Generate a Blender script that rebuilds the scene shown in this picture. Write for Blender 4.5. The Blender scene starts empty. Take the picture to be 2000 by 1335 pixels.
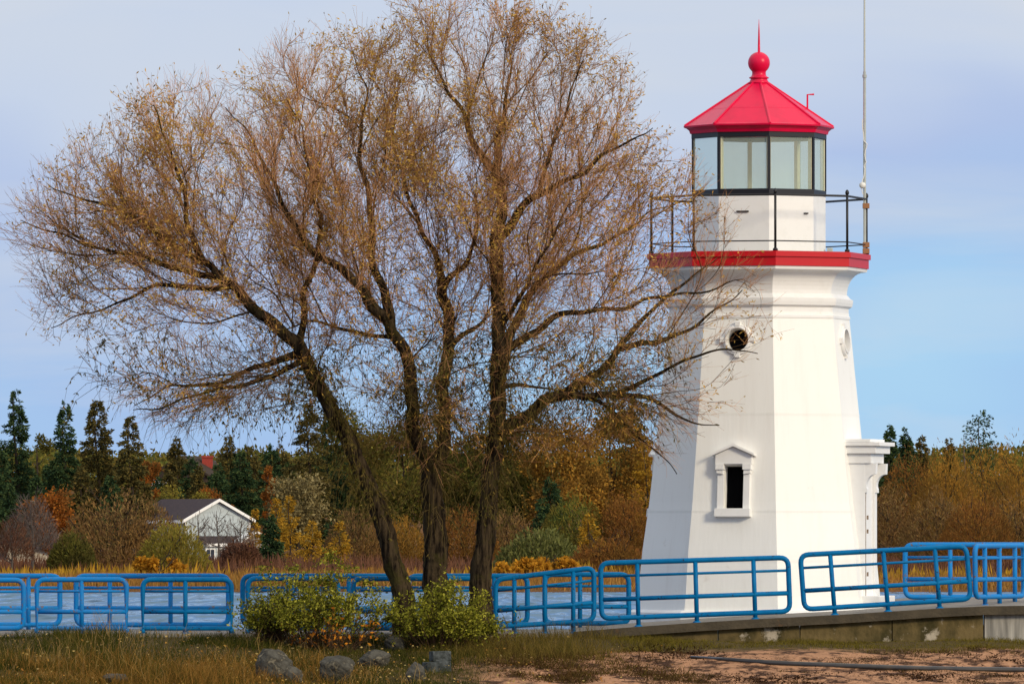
import bpy, bmesh, math, random
import numpy as np
from mathutils import Vector, Matrix
from math import radians as R, sin, cos, pi, sqrt, atan2

C = bpy.context.scene.collection
scene = bpy.context.scene
random.seed(7); rng = np.random.default_rng(11)

# ------------------------------------------------------------------ camera
F = 16500.0                       # focal length in photo pixels (photo is 2000 wide)
HORIZON = 1040.0                 # photo row of the horizon
CAM_Z = 1.85
PITCH = math.atan((HORIZON - 667.5) / F)
cd = bpy.data.cameras.new('camera'); cam = bpy.data.objects.new('camera', cd); C.objects.link(cam)
cd.sensor_width = 36; cd.lens = F / 2000 * 36; cd.clip_start = 0.5; cd.clip_end = 6000
cam.location = (0, 0, CAM_Z); cam.rotation_euler = (pi / 2 + PITCH, 0, 0)
scene.camera = cam

# ------------------------------------------------------------------ sky, sun, exposure
SUN_AZ, SUN_EL = R(44), R(24)    # azimuth measured from the camera's back towards its right
sun_dir = Vector((sin(SUN_AZ) * cos(SUN_EL), -cos(SUN_AZ) * cos(SUN_EL), sin(SUN_EL)))   # towards the sun
w = bpy.data.worlds.new('World'); scene.world = w; w.use_nodes = True
nt = w.node_tree; nt.nodes.clear()
def N(t, kind, **kw):
    n = t.nodes.new(kind)
    for k, v in kw.items():
        if k in n.inputs: n.inputs[k].default_value = v
        else: setattr(n, k, v)
    return n
out = N(nt, 'ShaderNodeOutputWorld'); bg = N(nt, 'ShaderNodeBackground'); bg.inputs['Strength'].default_value = 0.1
sky = N(nt, 'ShaderNodeTexSky', sky_type='NISHITA', sun_disc=False)
sky.sun_elevation = SUN_EL; sky.sun_rotation = atan2(sun_dir.x, sun_dir.y); sky.ozone_density = 2.0; sky.dust_density = 0.4
tc = N(nt, 'ShaderNodeTexCoord'); sep = N(nt, 'ShaderNodeSeparateXYZ')
nt.links.new(tc.outputs['Generated'], sep.inputs[0])
mp = N(nt, 'ShaderNodeMapping'); mp.inputs['Scale'].default_value = (12.0, 12.0, 30.0); mp.inputs['Location'].default_value = (3.1, 0.4, 1.7)
nt.links.new(tc.outputs['Generated'], mp.inputs[0])
nz = N(nt, 'ShaderNodeTexNoise', Scale=1.0, Detail=3.0, Roughness=0.45); nt.links.new(mp.outputs[0], nz.inputs['Vector'])
nm = N(nt, 'ShaderNodeMath', operation='MULTIPLY_ADD'); nm.inputs[1].default_value = 0.10; nm.inputs[2].default_value = -0.05
nt.links.new(nz.outputs['Fac'], nm.inputs[0])
ad = N(nt, 'ShaderNodeMath', operation='ADD'); nt.links.new(sep.outputs['Z'], ad.inputs[0]); nt.links.new(nm.outputs[0], ad.inputs[1])
# thin cloud sheets: clear blue low down, grey-lavender veil higher up, broken bright cover overhead
cr = N(nt, 'ShaderNodeValToRGB'); nt.links.new(ad.outputs[0], cr.inputs[0])
SKY_STOPS = [(0.0, (0.39, 0.66, 0.92)), (0.012, (0.36, 0.61, 0.91)), (0.027, (0.345, 0.53, 0.86)), (0.044, (0.43, 0.54, 0.82)),
             (0.058, (0.565, 0.65, 0.83)), (0.085, (0.66, 0.70, 0.78)), (0.14, (0.38, 0.52, 0.84)), (0.32, (0.48, 0.62, 0.92)), (0.55, (1.0, 1.0, 1.0)), (1.0, (1.0, 1.0, 1.0))]  # unseen band above the frame darkened and blued to tint reflections and fill
els = cr.color_ramp.elements
els[0].position, els[0].color = SKY_STOPS[0][0], (*SKY_STOPS[0][1], 1)
els[1].position, els[1].color = SKY_STOPS[-1][0], (*SKY_STOPS[-1][1], 1)
for p_, c_ in SKY_STOPS[1:-1]:
    e_ = els.new(p_); e_.color = (*c_, 1)
sc_ = N(nt, 'ShaderNodeVectorMath', operation='SCALE'); sc_.inputs['Scale'].default_value = 10.0; nt.links.new(cr.outputs[0], sc_.inputs[0])
br_ = N(nt, 'ShaderNodeMapRange'); br_.inputs[1].default_value = 0.24; br_.inputs[2].default_value = 0.5; br_.inputs[3].default_value = 10.0; br_.inputs[4].default_value = 12.0
nt.links.new(ad.outputs[0], br_.inputs[0]); nt.links.new(br_.outputs[0], sc_.inputs['Scale'])      # sunlit cloud overhead is brighter than the veil near the horizon
mx = N(nt, 'ShaderNodeMix', data_type='RGBA'); mx.inputs[0].default_value = 0.92
# wisps: soft torn patches of paler cloud
mp2 = N(nt, 'ShaderNodeMapping'); mp2.inputs['Scale'].default_value = (9.0, 9.0, 46.0); mp2.inputs['Location'].default_value = (0.35, 2.2, 0.9); nt.links.new(tc.outputs['Generated'], mp2.inputs[0])
nz2 = N(nt, 'ShaderNodeTexNoise', Scale=1.6, Detail=7.0, Roughness=0.52, Distortion=0.6); nt.links.new(mp2.outputs[0], nz2.inputs['Vector'])
wr_ = N(nt, 'ShaderNodeMapRange'); wr_.inputs[1].default_value = 0.47; wr_.inputs[2].default_value = 0.72; wr_.inputs[4].default_value = 0.45; nt.links.new(nz2.outputs['Fac'], wr_.inputs[0])
wx_ = N(nt, 'ShaderNodeMix', data_type='RGBA'); wx_.inputs[7].default_value = (7.0, 7.2, 7.7, 1); nt.links.new(wr_.outputs[0], wx_.inputs[0]); nt.links.new(sc_.outputs[0], wx_.inputs[6])
nt.links.new(sky.outputs[0], mx.inputs[6]); nt.links.new(wx_.outputs[2], mx.inputs[7])
nt.links.new(mx.outputs[2], bg.inputs[0]); nt.links.new(bg.outputs[0], out.inputs[0])

sl = bpy.data.lights.new('sun', 'SUN'); sl.energy = 2.6; sl.angle = R(12); sl.color = (1.0, 0.85, 0.61)
so = bpy.data.objects.new('sun', sl); C.objects.link(so); so.location = (20, -20, 40)
so.rotation_euler = sun_dir.to_track_quat('Z', 'Y').to_euler()
vs = scene.view_settings; vs.view_transform = 'Standard'; vs.look = 'None'; vs.exposure = 0.0; vs.gamma = 1.0; vs.use_curve_mapping = False
scene.render.engine = 'CYCLES'
scene.cycles.transparent_max_bounces = 16

# ------------------------------------------------------------------ helpers
def P(px, py, Y):
    """world point seen at photo pixel (px, py) standing Y metres in front of the camera"""
    v = -(py - 667.5) / F; u = (px - 1000.0) / F
    y = cos(PITCH) - sin(PITCH) * v; z = sin(PITCH) + cos(PITCH) * v
    return Vector((u * Y / y, Y, CAM_Z + z * Y / y))
def Z(py, Y): return P(1000, py, Y).z
def X(px, Y, py=1100): return P(px, py, Y).x

def tag(o, label=None, cat=None, group=None, kind=None):
    if label: o['label'] = label
    if cat: o['category'] = cat
    if group: o['group'] = group
    if kind: o['kind'] = kind
    return o
def empty(name, loc, label, cat, group=None):
    o = bpy.data.objects.new(name, None); C.objects.link(o); o.location = loc; o.empty_display_size = 0.3
    return tag(o, label, cat, group)
def link(name, me, m, parent=None, smooth=False):
    me.materials.clear()
    for q in (m if isinstance(m, (list, tuple)) else [m]): me.materials.append(q)
    if smooth and len(me.polygons): me.polygons.foreach_set('use_smooth', np.ones(len(me.polygons), bool))
    o = bpy.data.objects.new(name, me); C.objects.link(o)
    if parent:
        o.parent = parent
    return o
def npmesh(name, V, Q):
    """fast mesh from arrays: V (n,3), Q (m,k)"""
    me = bpy.data.meshes.new(name); V = np.asarray(V, np.float32); Q = np.asarray(Q, np.int32); k = Q.shape[1]
    me.vertices.add(len(V)); me.vertices.foreach_set('co', V.ravel())
    me.loops.add(Q.size); me.loops.foreach_set('vertex_index', Q.ravel())
    me.polygons.add(len(Q)); me.polygons.foreach_set('loop_start', np.arange(0, Q.size, k, dtype=np.int32))
    me.update(calc_edges=True); me.validate()
    return me

class MB:
    """collects shapes; origin given so that part meshes are local to their thing"""
    def __init__(s, origin=(0, 0, 0)): s.v = []; s.f = []; s.o = Vector(origin)
    def add(s, vs, fs):
        b = len(s.v); s.v += [Vector(v) - s.o for v in vs]; s.f += [tuple(i + b for i in f) for f in fs]
    def box(s, lo, hi, M=None):
        x0, y0, z0 = lo; x1, y1, z1 = hi
        vs = [Vector(p) for p in ((x0,y0,z0),(x1,y0,z0),(x1,y1,z0),(x0,y1,z0),(x0,y0,z1),(x1,y0,z1),(x1,y1,z1),(x0,y1,z1))]
        if M: vs = [M @ v for v in vs]
        s.add(vs, [(0,3,2,1),(4,5,6,7),(0,1,5,4),(1,2,6,5),(2,3,7,6),(3,0,4,7)])
    def prism(s, poly, d0, d1, M=None):
        """polygon in local x,z extruded along local y from d0 to d1"""
        n = len(poly)
        vs = [Vector((x, d0, z)) for x, z in poly] + [Vector((x, d1, z)) for x, z in poly]
        if M: vs = [M @ v for v in vs]
        s.add(vs, [tuple(range(n)), tuple(range(2*n-1, n-1, -1))] + [(i, i+n, (i+1) % n + n, (i+1) % n) for i in range(n)])
    def loft(s, rings, cap0=True, cap1=True):
        n = len(rings[0]); vs = [p for r in rings for p in r]; fs = []
        for k in range(len(rings) - 1):
            for i in range(n):
                j = (i + 1) % n
                fs.append((k*n+i, k*n+j, (k+1)*n+j, (k+1)*n+i))
        if cap0: fs.append(tuple(range(n-1, -1, -1)))
        if cap1: fs.append(tuple((len(rings)-1)*n + i for i in range(n)))
        s.add(vs, fs)
    def tube(s, pts, r, sides=8, closed=False, caps=True):
        pts = [Vector(p) for p in pts]; n = len(pts)
        rr = r if isinstance(r, (list, tuple, np.ndarray)) else [r] * n
        tang = []
        for i in range(n):
            a = pts[(i-1) % n] if (closed or i > 0) else pts[i]; b = pts[(i+1) % n] if (closed or i < n-1) else pts[i]
            t = (b - a); tang.append(t.normalized() if t.length > 1e-9 else Vector((0, 0, 1)))
        up = Vector((0, 0, 1)) if abs(tang[0].z) < 0.9 else Vector((1, 0, 0))
        nrm = (up - tang[0] * up.dot(tang[0])).normalized(); rings = []
        for i in range(n):
            nrm = (nrm - tang[i] * nrm.dot(tang[i])).normalized(); bi = tang[i].cross(nrm)
            rings.append([pts[i] + (nrm * cos(2*pi*k/sides) + bi * sin(2*pi*k/sides)) * rr[i] for k in range(sides)])
        if closed: rings.append(rings[0])
        s.loft(rings, caps and not closed, caps and not closed)
    def lathe(s, prof, c, sides=24):
        rings = [[Vector((c[0] + r * cos(2*pi*k/sides), c[1] + r * sin(2*pi*k/sides), z)) for k in range(sides)] for z, r in prof]
        s.loft(rings)
    def build(s, name, m, parent=None, smooth=False, bevel=0):
        me = bpy.data.meshes.new(name); me.from_pydata([tuple(v) for v in s.v], [], s.f); me.update()
        bm = bmesh.new(); bm.from_mesh(me); bmesh.ops.recalc_face_normals(bm, faces=bm.faces)
        if bevel:
            bmesh.ops.bevel(bm, geom=[e for e in bm.edges if e.is_manifold and e.calc_face_angle(0) > 0.5], offset=bevel, segments=2, affect='EDGES', profile=0.7)
        bm.to_mesh(me); bm.free()
        return link(name, me, m, parent, smooth)

# ------------------------------------------------------------------ materials
def mat(name, col, rough=0.6, spec=0.3, col2=None, scale=3.0, detail=4.0, lo=0.35, hi=0.7, bump=0.0, bscale=20.0, stretch=(1, 1, 1), metal=0.0, coat=0.0, col3=None, s3=1.0, lo3=0.6, hi3=0.7):
    m = bpy.data.materials.new(name); m.use_nodes = True; t = m.node_tree; b = t.nodes['Principled BSDF']
    b.inputs['Base Color'].default_value = (*col, 1); b.inputs['Roughness'].default_value = rough
    b.inputs['Specular IOR Level'].default_value = spec; b.inputs['Metallic'].default_value = metal; b.inputs['Coat Weight'].default_value = coat
    if col2 or bump:
        tc = N(t, 'ShaderNodeTexCoord'); mp = N(t, 'ShaderNodeMapping'); mp.inputs['Scale'].default_value = stretch
        t.links.new(tc.outputs['Object'], mp.inputs[0])
    last = None
    if col2:
        n = N(t, 'ShaderNodeTexNoise', Scale=scale, Detail=detail, Roughness=0.6); t.links.new(mp.outputs[0], n.inputs['Vector'])
        r = N(t, 'ShaderNodeMapRange'); r.inputs[1].default_value = lo; r.inputs[2].default_value = hi; t.links.new(n.outputs['Fac'], r.inputs[0])
        x = N(t, 'ShaderNodeMix', data_type='RGBA'); x.inputs[6].default_value = (*col, 1); x.inputs[7].default_value = (*col2, 1)
        t.links.new(r.outputs[0], x.inputs[0]); last = x
        if col3:
            n3 = N(t, 'ShaderNodeTexNoise', Scale=s3, Detail=6.0, Roughness=0.7); t.links.new(tc.outputs['Object'], n3.inputs['Vector'])
            r3 = N(t, 'ShaderNodeMapRange'); r3.inputs[1].default_value = lo3; r3.inputs[2].default_value = hi3; t.links.new(n3.outputs['Fac'], r3.inputs[0])
            x3 = N(t, 'ShaderNodeMix', data_type='RGBA'); x3.inputs[7].default_value = (*col3, 1)
            t.links.new(r3.outputs[0], x3.inputs[0]); t.links.new(last.outputs[2], x3.inputs[6]); last = x3
        t.links.new(last.outputs[2], b.inputs['Base Color'])
    if bump:
        n2 = N(t, 'ShaderNodeTexNoise', Scale=bscale, Detail=5.0); t.links.new(mp.outputs[0], n2.inputs['Vector'])
        bp = N(t, 'ShaderNodeBump', Strength=bump, Distance=0.05); t.links.new(n2.outputs['Fac'], bp.inputs['Height']); t.links.new(bp.outputs[0], b.inputs['Normal'])
    return m

def leafmat(name, cols, rough=0.65, transl=0.25, patch=None, pscale=0.6):
    """every leaf its own hue (random per island) between the given colours, with broader patches of another hue"""
    m = bpy.data.materials.new(name); m.use_nodes = True; t = m.node_tree; t.nodes.clear()
    o = N(t, 'ShaderNodeOutputMaterial'); g = N(t, 'ShaderNodeNewGeometry'); r = N(t, 'ShaderNodeValToRGB')
    e = r.color_ramp.elements; n = len(cols)
    e[0].color = (*cols[0], 1); e[1].color = (*cols[-1], 1)
    for i in range(1, n - 1): q = e.new(i / (n - 1)); q.color = (*cols[i], 1)
    t.links.new(g.outputs['Random Per Island'], r.inputs[0]); colout = r.outputs[0]
    if patch:
        tc = N(t, 'ShaderNodeTexCoord'); nz = N(t, 'ShaderNodeTexNoise', Scale=pscale, Detail=2.0); t.links.new(tc.outputs['Object'], nz.inputs['Vector'])
        mr = N(t, 'ShaderNodeMapRange'); mr.inputs[1].default_value = 0.42; mr.inputs[2].default_value = 0.62; mr.inputs[4].default_value = 0.8; t.links.new(nz.outputs['Fac'], mr.inputs[0])
        x = N(t, 'ShaderNodeMix', data_type='RGBA'); x.inputs[7].default_value = (*patch, 1)
        t.links.new(mr.outputs[0], x.inputs[0]); t.links.new(colout, x.inputs[6]); colout = x.outputs[2]
    d = N(t, 'ShaderNodeBsdfDiffuse'); tr = N(t, 'ShaderNodeBsdfTranslucent'); mxs = N(t, 'ShaderNodeMixShader'); mxs.inputs[0].default_value = transl
    t.links.new(colout, d.inputs[0]); t.links.new(colout, tr.inputs[0])
    t.links.new(d.outputs[0], mxs.inputs[1]); t.links.new(tr.outputs[0], mxs.inputs[2]); t.links.new(mxs.outputs[0], o.inputs[0])
    return m

M = {}
M['white'] = mat('white_paint', (0.83, 0.83, 0.80), 0.45, 0.4, (0.775, 0.765, 0.73), 2.0, lo=0.52, hi=0.85, bump=0.08, bscale=6, stretch=(2.6, 2.6, 0.22), col3=(0.66, 0.64, 0.58), s3=3.0, lo3=0.64, hi3=0.8)
M['whitetrim'] = mat('white_trim_paint', (0.80, 0.80, 0.79), 0.4, 0.4, (0.74, 0.74, 0.72), 6, lo=0.5, hi=0.8)
M['red'] = mat('red_paint', (0.66, 0.002, 0.050), 0.33, 0.25, (0.50, 0.004, 0.042), 2.2, lo=0.45, hi=0.8)
M['redfascia'] = mat('red_fascia_paint', (0.50, 0.003, 0.010), 0.4, 0.4, (0.48, 0.012, 0.012), 5, lo=0.5, hi=0.75)
M['black'] = mat('black_paint', (0.008, 0.009, 0.014), 0.45, 0.4)
M['iron'] = mat('black_iron', (0.012, 0.012, 0.014), 0.5, 0.4)
M['cream'] = mat('cream_paint', (0.72, 0.70, 0.52), 0.5, 0.3, (0.62, 0.6, 0.45), 8)
M['void'] = mat('dark_opening', (0.004, 0.004, 0.005), 0.8, 0.0)
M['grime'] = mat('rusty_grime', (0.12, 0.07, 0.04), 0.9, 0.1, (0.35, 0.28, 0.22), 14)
M['brass'] = mat('brown_clamp', (0.30, 0.14, 0.06), 0.5, 0.4)
M['mast'] = mat('mast_grey', (0.50, 0.52, 0.46), 0.35, 0.5, (0.4, 0.42, 0.38), 5, metal=0.3)
M['cable'] = mat('white_cable', (0.7, 0.7, 0.66), 0.5)
M['blue'] = mat('blue_rail_paint', (0.001, 0.145, 0.36), 0.5, 0.10, (0.001, 0.11, 0.29), 7, lo=0.45, hi=0.75, col3=(0.025, 0.022, 0.03), s3=13.0, lo3=0.615, hi3=0.64)
M['bluepale'] = mat('faded_lit_blue_rail_paint', (0.006, 0.19, 0.52), 0.5, 0.12, (0.03, 0.17, 0.44), 7, lo=0.45, hi=0.75, col3=(0.14, 0.10, 0.09), s3=11.0, lo3=0.60, hi3=0.63)  # faded blue; on the edge-on panel the paler tone paints stronger light
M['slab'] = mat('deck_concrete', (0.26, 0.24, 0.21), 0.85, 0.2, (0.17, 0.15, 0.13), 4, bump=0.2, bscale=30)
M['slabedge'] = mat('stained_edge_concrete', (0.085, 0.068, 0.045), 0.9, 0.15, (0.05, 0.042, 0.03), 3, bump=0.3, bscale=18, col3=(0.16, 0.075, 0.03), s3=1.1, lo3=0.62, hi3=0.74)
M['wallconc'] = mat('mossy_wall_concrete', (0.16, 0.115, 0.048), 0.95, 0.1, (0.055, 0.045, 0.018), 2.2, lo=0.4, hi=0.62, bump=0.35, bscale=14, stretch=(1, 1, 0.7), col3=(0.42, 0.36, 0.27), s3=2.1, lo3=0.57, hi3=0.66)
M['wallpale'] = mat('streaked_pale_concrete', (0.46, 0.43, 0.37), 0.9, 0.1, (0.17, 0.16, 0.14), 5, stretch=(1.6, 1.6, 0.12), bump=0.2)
M['bark'] = mat('willow_bark', (0.058, 0.041, 0.023), 0.95, 0.05, (0.010, 0.007, 0.005), 13, lo=0.42, hi=0.60, stretch=(1, 1, 0.16), bump=1.0, bscale=20, col3=(0.045, 0.038, 0.012), s3=2.4, lo3=0.52, hi3=0.66)
M['branch'] = mat('branch_bark', (0.07, 0.042, 0.018), 0.9, 0.05, (0.035, 0.022, 0.010), 5, col3=(0.10, 0.07, 0.016), s3=1.5, lo3=0.52, hi3=0.64)
M['rock'] = mat('grey_fieldstone', (0.085, 0.08, 0.066), 0.9, 0.1, (0.035, 0.033, 0.028), 6, lo=0.4, hi=0.6, bump=1.0, bscale=11, col3=(0.16, 0.14, 0.10), s3=6, lo3=0.55, hi3=0.63)
M['block'] = mat('blue_grey_broken_concrete', (0.085, 0.095, 0.095), 0.9, 0.1, (0.035, 0.04, 0.038), 9, lo=0.4, hi=0.6, bump=0.9, bscale=12)
M['pipe'] = mat('black_wet_pipe', (0.02, 0.02, 0.022), 0.35, 0.5, (0.05, 0.04, 0.03), 3)
M['driftwood'] = mat('driftwood', (0.16, 0.11, 0.065), 0.85, 0.1, (0.09, 0.06, 0.035), 4, stretch=(0.3, 3, 3))
M['stem'] = mat('shrub_stem', (0.07, 0.04, 0.022), 0.9, 0.1)
M['farbark'] = mat('distant_bark', (0.045, 0.034, 0.026), 0.95, 0.05)
M['greybark'] = mat('grey_bark', (0.10, 0.085, 0.075), 0.95, 0.05)
M['siding'] = mat('white_siding', (0.46, 0.52, 0.54), 0.6, 0.2, (0.40, 0.46, 0.48), 1.2, stretch=(0.2, 0.2, 4))
M['sidinggrey'] = mat('grey_siding', (0.24, 0.22, 0.21), 0.7, 0.2)
M['brownwall'] = mat('brown_stained_wall', (0.05, 0.038, 0.03), 0.9, 0.05)
M['trim'] = mat('white_house_trim', (0.8, 0.8, 0.78), 0.5, 0.3)
M['shingle'] = mat('dark_shingles', (0.042, 0.034, 0.040), 0.9, 0.1, (0.065, 0.048, 0.048), 2.5, bump=0.3, bscale=6, stretch=(1, 1, 4))
M['brick'] = mat('red_chimney_brick', (0.33, 0.055, 0.04), 0.9, 0.1, (0.24, 0.04, 0.03), 4)
M['winglass'] = mat('dark_window_glass', (0.03, 0.04, 0.06), 0.1, 0.6)
M['tan'] = mat('tan_cottage_wall', (0.45, 0.40, 0.30), 0.8, 0.1)

g = bpy.data.materials.new('lantern_glass'); g.use_nodes = True; t = g.node_tree; t.nodes.clear()
o_ = N(t, 'ShaderNodeOutputMaterial'); tr_ = N(t, 'ShaderNodeBsdfTransparent'); tr_.inputs[0].default_value = (0.92, 0.97, 0.90, 1)
gl_ = N(t, 'ShaderNodeBsdfGlossy', Roughness=0.08); gl_.inputs[0].default_value = (0.9, 0.95, 0.85, 1)
df_ = N(t, 'ShaderNodeBsdfDiffuse'); df_.inputs[0].default_value = (0.62, 0.72, 0.62, 1)
fr_ = N(t, 'ShaderNodeFresnel', IOR=1.5); ms_ = N(t, 'ShaderNodeMixShader'); ms2_ = N(t, 'ShaderNodeMixShader'); ms2_.inputs[0].default_value = 0.30
t.links.new(fr_.outputs[0], ms_.inputs[0]); t.links.new(tr_.outputs[0], ms_.inputs[1]); t.links.new(gl_.outputs[0], ms_.inputs[2])
t.links.new(ms_.outputs[0], ms2_.inputs[1]); t.links.new(df_.outputs[0], ms2_.inputs[2]); t.links.new(ms2_.outputs[0], o_.inputs[0])
M['glass'] = g

# ------------------------------------------------------------------ setting: ground, far shore, water
def smooth(a, b, x):
    q = np.clip((np.asarray(x, float) - a) / (b - a), 0, 1); return q * q * (3 - 2 * q)
_oct = [(rng.uniform(-1, 1, 2), rng.uniform(0, 6.28)) for _ in range(40)]
def vnoise(x, y, s):
    v = 0.0
    for i, (d, ph) in enumerate(_oct[:14]):
        fq = s * (0.6 + 0.28 * i); v = v + np.sin((d[0] * x + d[1] * y) * fq * 2.2 + ph + 1.3 * np.sin((d[1] * x - d[0] * y) * fq + ph)) / (1 + 0.45 * i)
    return v / 3.2
PROF_Y = [-80, 120, 134, 136, 138, 140, 142, 144, 146, 147.0, 147.6]
PROF_Z = [-0.95, -0.90, -0.82, -0.74, -0.64, -0.51, -0.36, -0.19, 0.0, 0.04, 0.0]
def G(x, y):
    """height of the near bank"""
    x = np.asarray(x, float); y = np.asarray(y, float)
    z = np.interp(y, PROF_Y, PROF_Z)
    near = smooth(120, 137, y)
    z = z + near * (0.075 * vnoise(x, y, 0.55) + 0.03 * vnoise(x + 9, y, 2.0) + 0.016 * vnoise(y + 4, x, 5.0)) * (1 - smooth(146.2, 147, y))
    z = z - smooth(1.0, 3.0, x) * smooth(143, 147, y) * 0.09
    return z
def ground_at(px, py):
    y0 = 134.0
    while y0 < 147.2:
        p = P(px, py, y0)
        if p.z <= float(G(p.x, y0)): return Vector((p.x, y0, float(G(p.x, y0))))
        y0 += 0.04
    p = P(px, py, 147.0); return Vector((p.x, 147.0, float(G(p.x, 147.0))))

def grid(xs, ys, fn, name):
    xx, yy = np.meshgrid(xs, ys); zz = fn(xx, yy); nx = len(xs); ny = len(ys)
    V = np.stack([xx, yy, zz], -1).reshape(-1, 3); i = np.arange(ny - 1)[:, None] * nx + np.arange(nx - 1)[None, :]; i = i.ravel()
    return npmesh(name, V, np.stack([i, i + 1, i + nx + 1, i + nx], -1))

gm = bpy.data.materials.new('bank_soil_and_sand'); gm.use_nodes = True; t = gm.node_tree; b = t.nodes['Principled BSDF']
b.inputs['Roughness'].default_value = 0.95; b.inputs['Specular IOR Level'].default_value = 0.1
tc = N(t, 'ShaderNodeTexCoord'); sp = N(t, 'ShaderNodeSeparateXYZ'); t.links.new(tc.outputs['Object'], sp.inputs[0])
n1 = N(t, 'ShaderNodeTexNoise', Scale=0.9, Detail=6.0, Roughness=0.65); n2 = N(t, 'ShaderNodeTexNoise', Scale=7.0, Detail=6.0, Roughness=0.7); n3 = N(t, 'ShaderNodeTexNoise', Scale=2.6, Detail=8.0, Roughness=0.72)
mpg = N(t, 'ShaderNodeMapping'); mpg.inputs['Scale'].default_value = (1.0, 0.6, 1); t.links.new(tc.outputs['Object'], mpg.inputs[0])
for n in (n1, n2, n3): t.links.new(mpg.outputs[0], n.inputs['Vector'])
sand = N(t, 'ShaderNodeMix', data_type='RGBA'); sand.inputs[6].default_value = (0.53, 0.28, 0.15, 1); sand.inputs[7].default_value = (0.24, 0.125, 0.068, 1); t.links.new(n2.outputs['Fac'], sand.inputs[0])
deb = N(t, 'ShaderNodeMapRange'); deb.inputs[1].default_value = 0.47; deb.inputs[2].default_value = 0.56; t.links.new(n3.outputs['Fac'], deb.inputs[0])
sd = N(t, 'ShaderNodeMix', data_type='RGBA'); sd.inputs[7].default_value = (0.055, 0.026, 0.014, 1); t.links.new(deb.outputs[0], sd.inputs[0]); t.links.new(sand.outputs[2], sd.inputs[6])
soil = N(t, 'ShaderNodeMix', data_type='RGBA'); soil.inputs[6].default_value = (0.055, 0.045, 0.015, 1); soil.inputs[7].default_value = (0.10, 0.065, 0.025, 1); t.links.new(n2.outputs['Fac'], soil.inputs[0])
# sand lies to the right of the stones and below the strip of turf
mk = N(t, 'ShaderNodeMath', operation='MULTIPLY_ADD'); mk.inputs[1].default_value = 4.0; mk.inputs[2].default_value = -2.0; t.links.new(n1.outputs['Fac'], mk.inputs[0])
ax = N(t, 'ShaderNodeMath', operation='ADD'); t.links.new(sp.outputs['X'], ax.inputs[0]); t.links.new(mk.outputs[0], ax.inputs[1])
mr1 = N(t, 'ShaderNodeMapRange'); mr1.inputs[1].default_value = -1.6; mr1.inputs[2].default_value = 0.2; t.links.new(ax.outputs[0], mr1.inputs[0])
ay = N(t, 'ShaderNodeMath', operation='MULTIPLY_ADD'); ay.inputs[1].default_value = 0.55; t.links.new(mk.outputs[0], ay.inputs[0]); t.links.new(sp.outputs['Y'], ay.inputs[2])
mr2 = N(t, 'ShaderNodeMapRange'); mr2.inputs[1].default_value = 144.9; mr2.inputs[2].default_value = 143.9; t.links.new(ay.outputs[0], mr2.inputs[0])
mm = N(t, 'ShaderNodeMath', operation='MULTIPLY'); t.links.new(mr1.outputs[0], mm.inputs[0]); t.links.new(mr2.outputs[0], mm.inputs[1])
gx = N(t, 'ShaderNodeMix', data_type='RGBA'); t.links.new(mm.outputs[0], gx.inputs[0]); t.links.new(soil.outputs[2], gx.inputs[6]); t.links.new(sd.outputs[2], gx.inputs[7])
t.links.new(gx.outputs[2], b.inputs['Base Color'])
bp = N(t, 'ShaderNodeBump', Strength=0.9, Distance=0.06); t.links.new(n3.outputs['Fac'], bp.inputs['Height']); t.links.new(bp.outputs[0], b.inputs['Normal'])

xs = np.concatenate([np.linspace(-120, -12, 40)[:-1], np.linspace(-12, 13, 260), np.linspace(13, 120, 40)[1:]])
ys = np.concatenate([np.linspace(-80, 134, 24)[:-1], np.linspace(134, 147.6, 150)])
tag(link('ground', grid(xs, ys, G, 'ground'), gm, smooth=True), kind='structure')

WATER_Z = -1.5
def FZ(x, y):
    base = np.interp(y, [400, 472, 480, 520, 800, 870, 1000, 1250, 2000, 4500], [-4, -1.9, -1.42, -1.35, -0.9, -0.3, 6.0, 10.0, 14.0, 16.0])
    side = np.clip(1 - np.abs(x) / 900, 0.2, 1)
    return base + smooth(500, 650, y) * 0.3 * vnoise(x * 0.05, y * 0.02, 1.0) * side
M['farland'] = mat('far_meadow', (0.17, 0.075, 0.025), 0.95, 0.05, (0.09, 0.05, 0.02), 0.35, detail=6)
xs = np.concatenate([np.linspace(-2500, -80, 30)[:-1], np.linspace(-80, 80, 100), np.linspace(80, 2500, 30)[1:]])
ys = np.concatenate([np.linspace(400, 1010, 90)[:-1], np.linspace(1010, 4500, 30)])
tag(link('far_shore', grid(xs, ys, FZ, 'far_shore'), M['farland'], smooth=True), kind='structure')

wm = bpy.data.materials.new('rippled_water'); wm.use_nodes = True; t = wm.node_tree; t.nodes.clear()
o_ = N(t, 'ShaderNodeOutputMaterial'); gs = N(t, 'ShaderNodeBsdfGlossy', Roughness=0.12); gs.inputs[0].default_value = (0.60, 0.76, 0.88, 1)
dfw = N(t, 'ShaderNodeBsdfDiffuse'); dfw.inputs[0].default_value = (0.055, 0.105, 0.16, 1); fw = N(t, 'ShaderNodeFresnel', IOR=1.33); mw = N(t, 'ShaderNodeMixShader')
tc = N(t, 'ShaderNodeTexCoord'); mp = N(t, 'ShaderNodeMapping'); mp.inputs['Scale'].default_value = (0.85, 0.055, 1); t.links.new(tc.outputs['Object'], mp.inputs[0])
n1 = N(t, 'ShaderNodeTexNoise', Scale=1.0, Detail=3.0, Roughness=0.55, Distortion=0.3); t.links.new(mp.outputs[0], n1.inputs['Vector'])
n2 = N(t, 'ShaderNodeTexNoise', Scale=2.3, Detail=2.0); t.links.new(mp.outputs[0], n2.inputs['Vector'])
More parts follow.
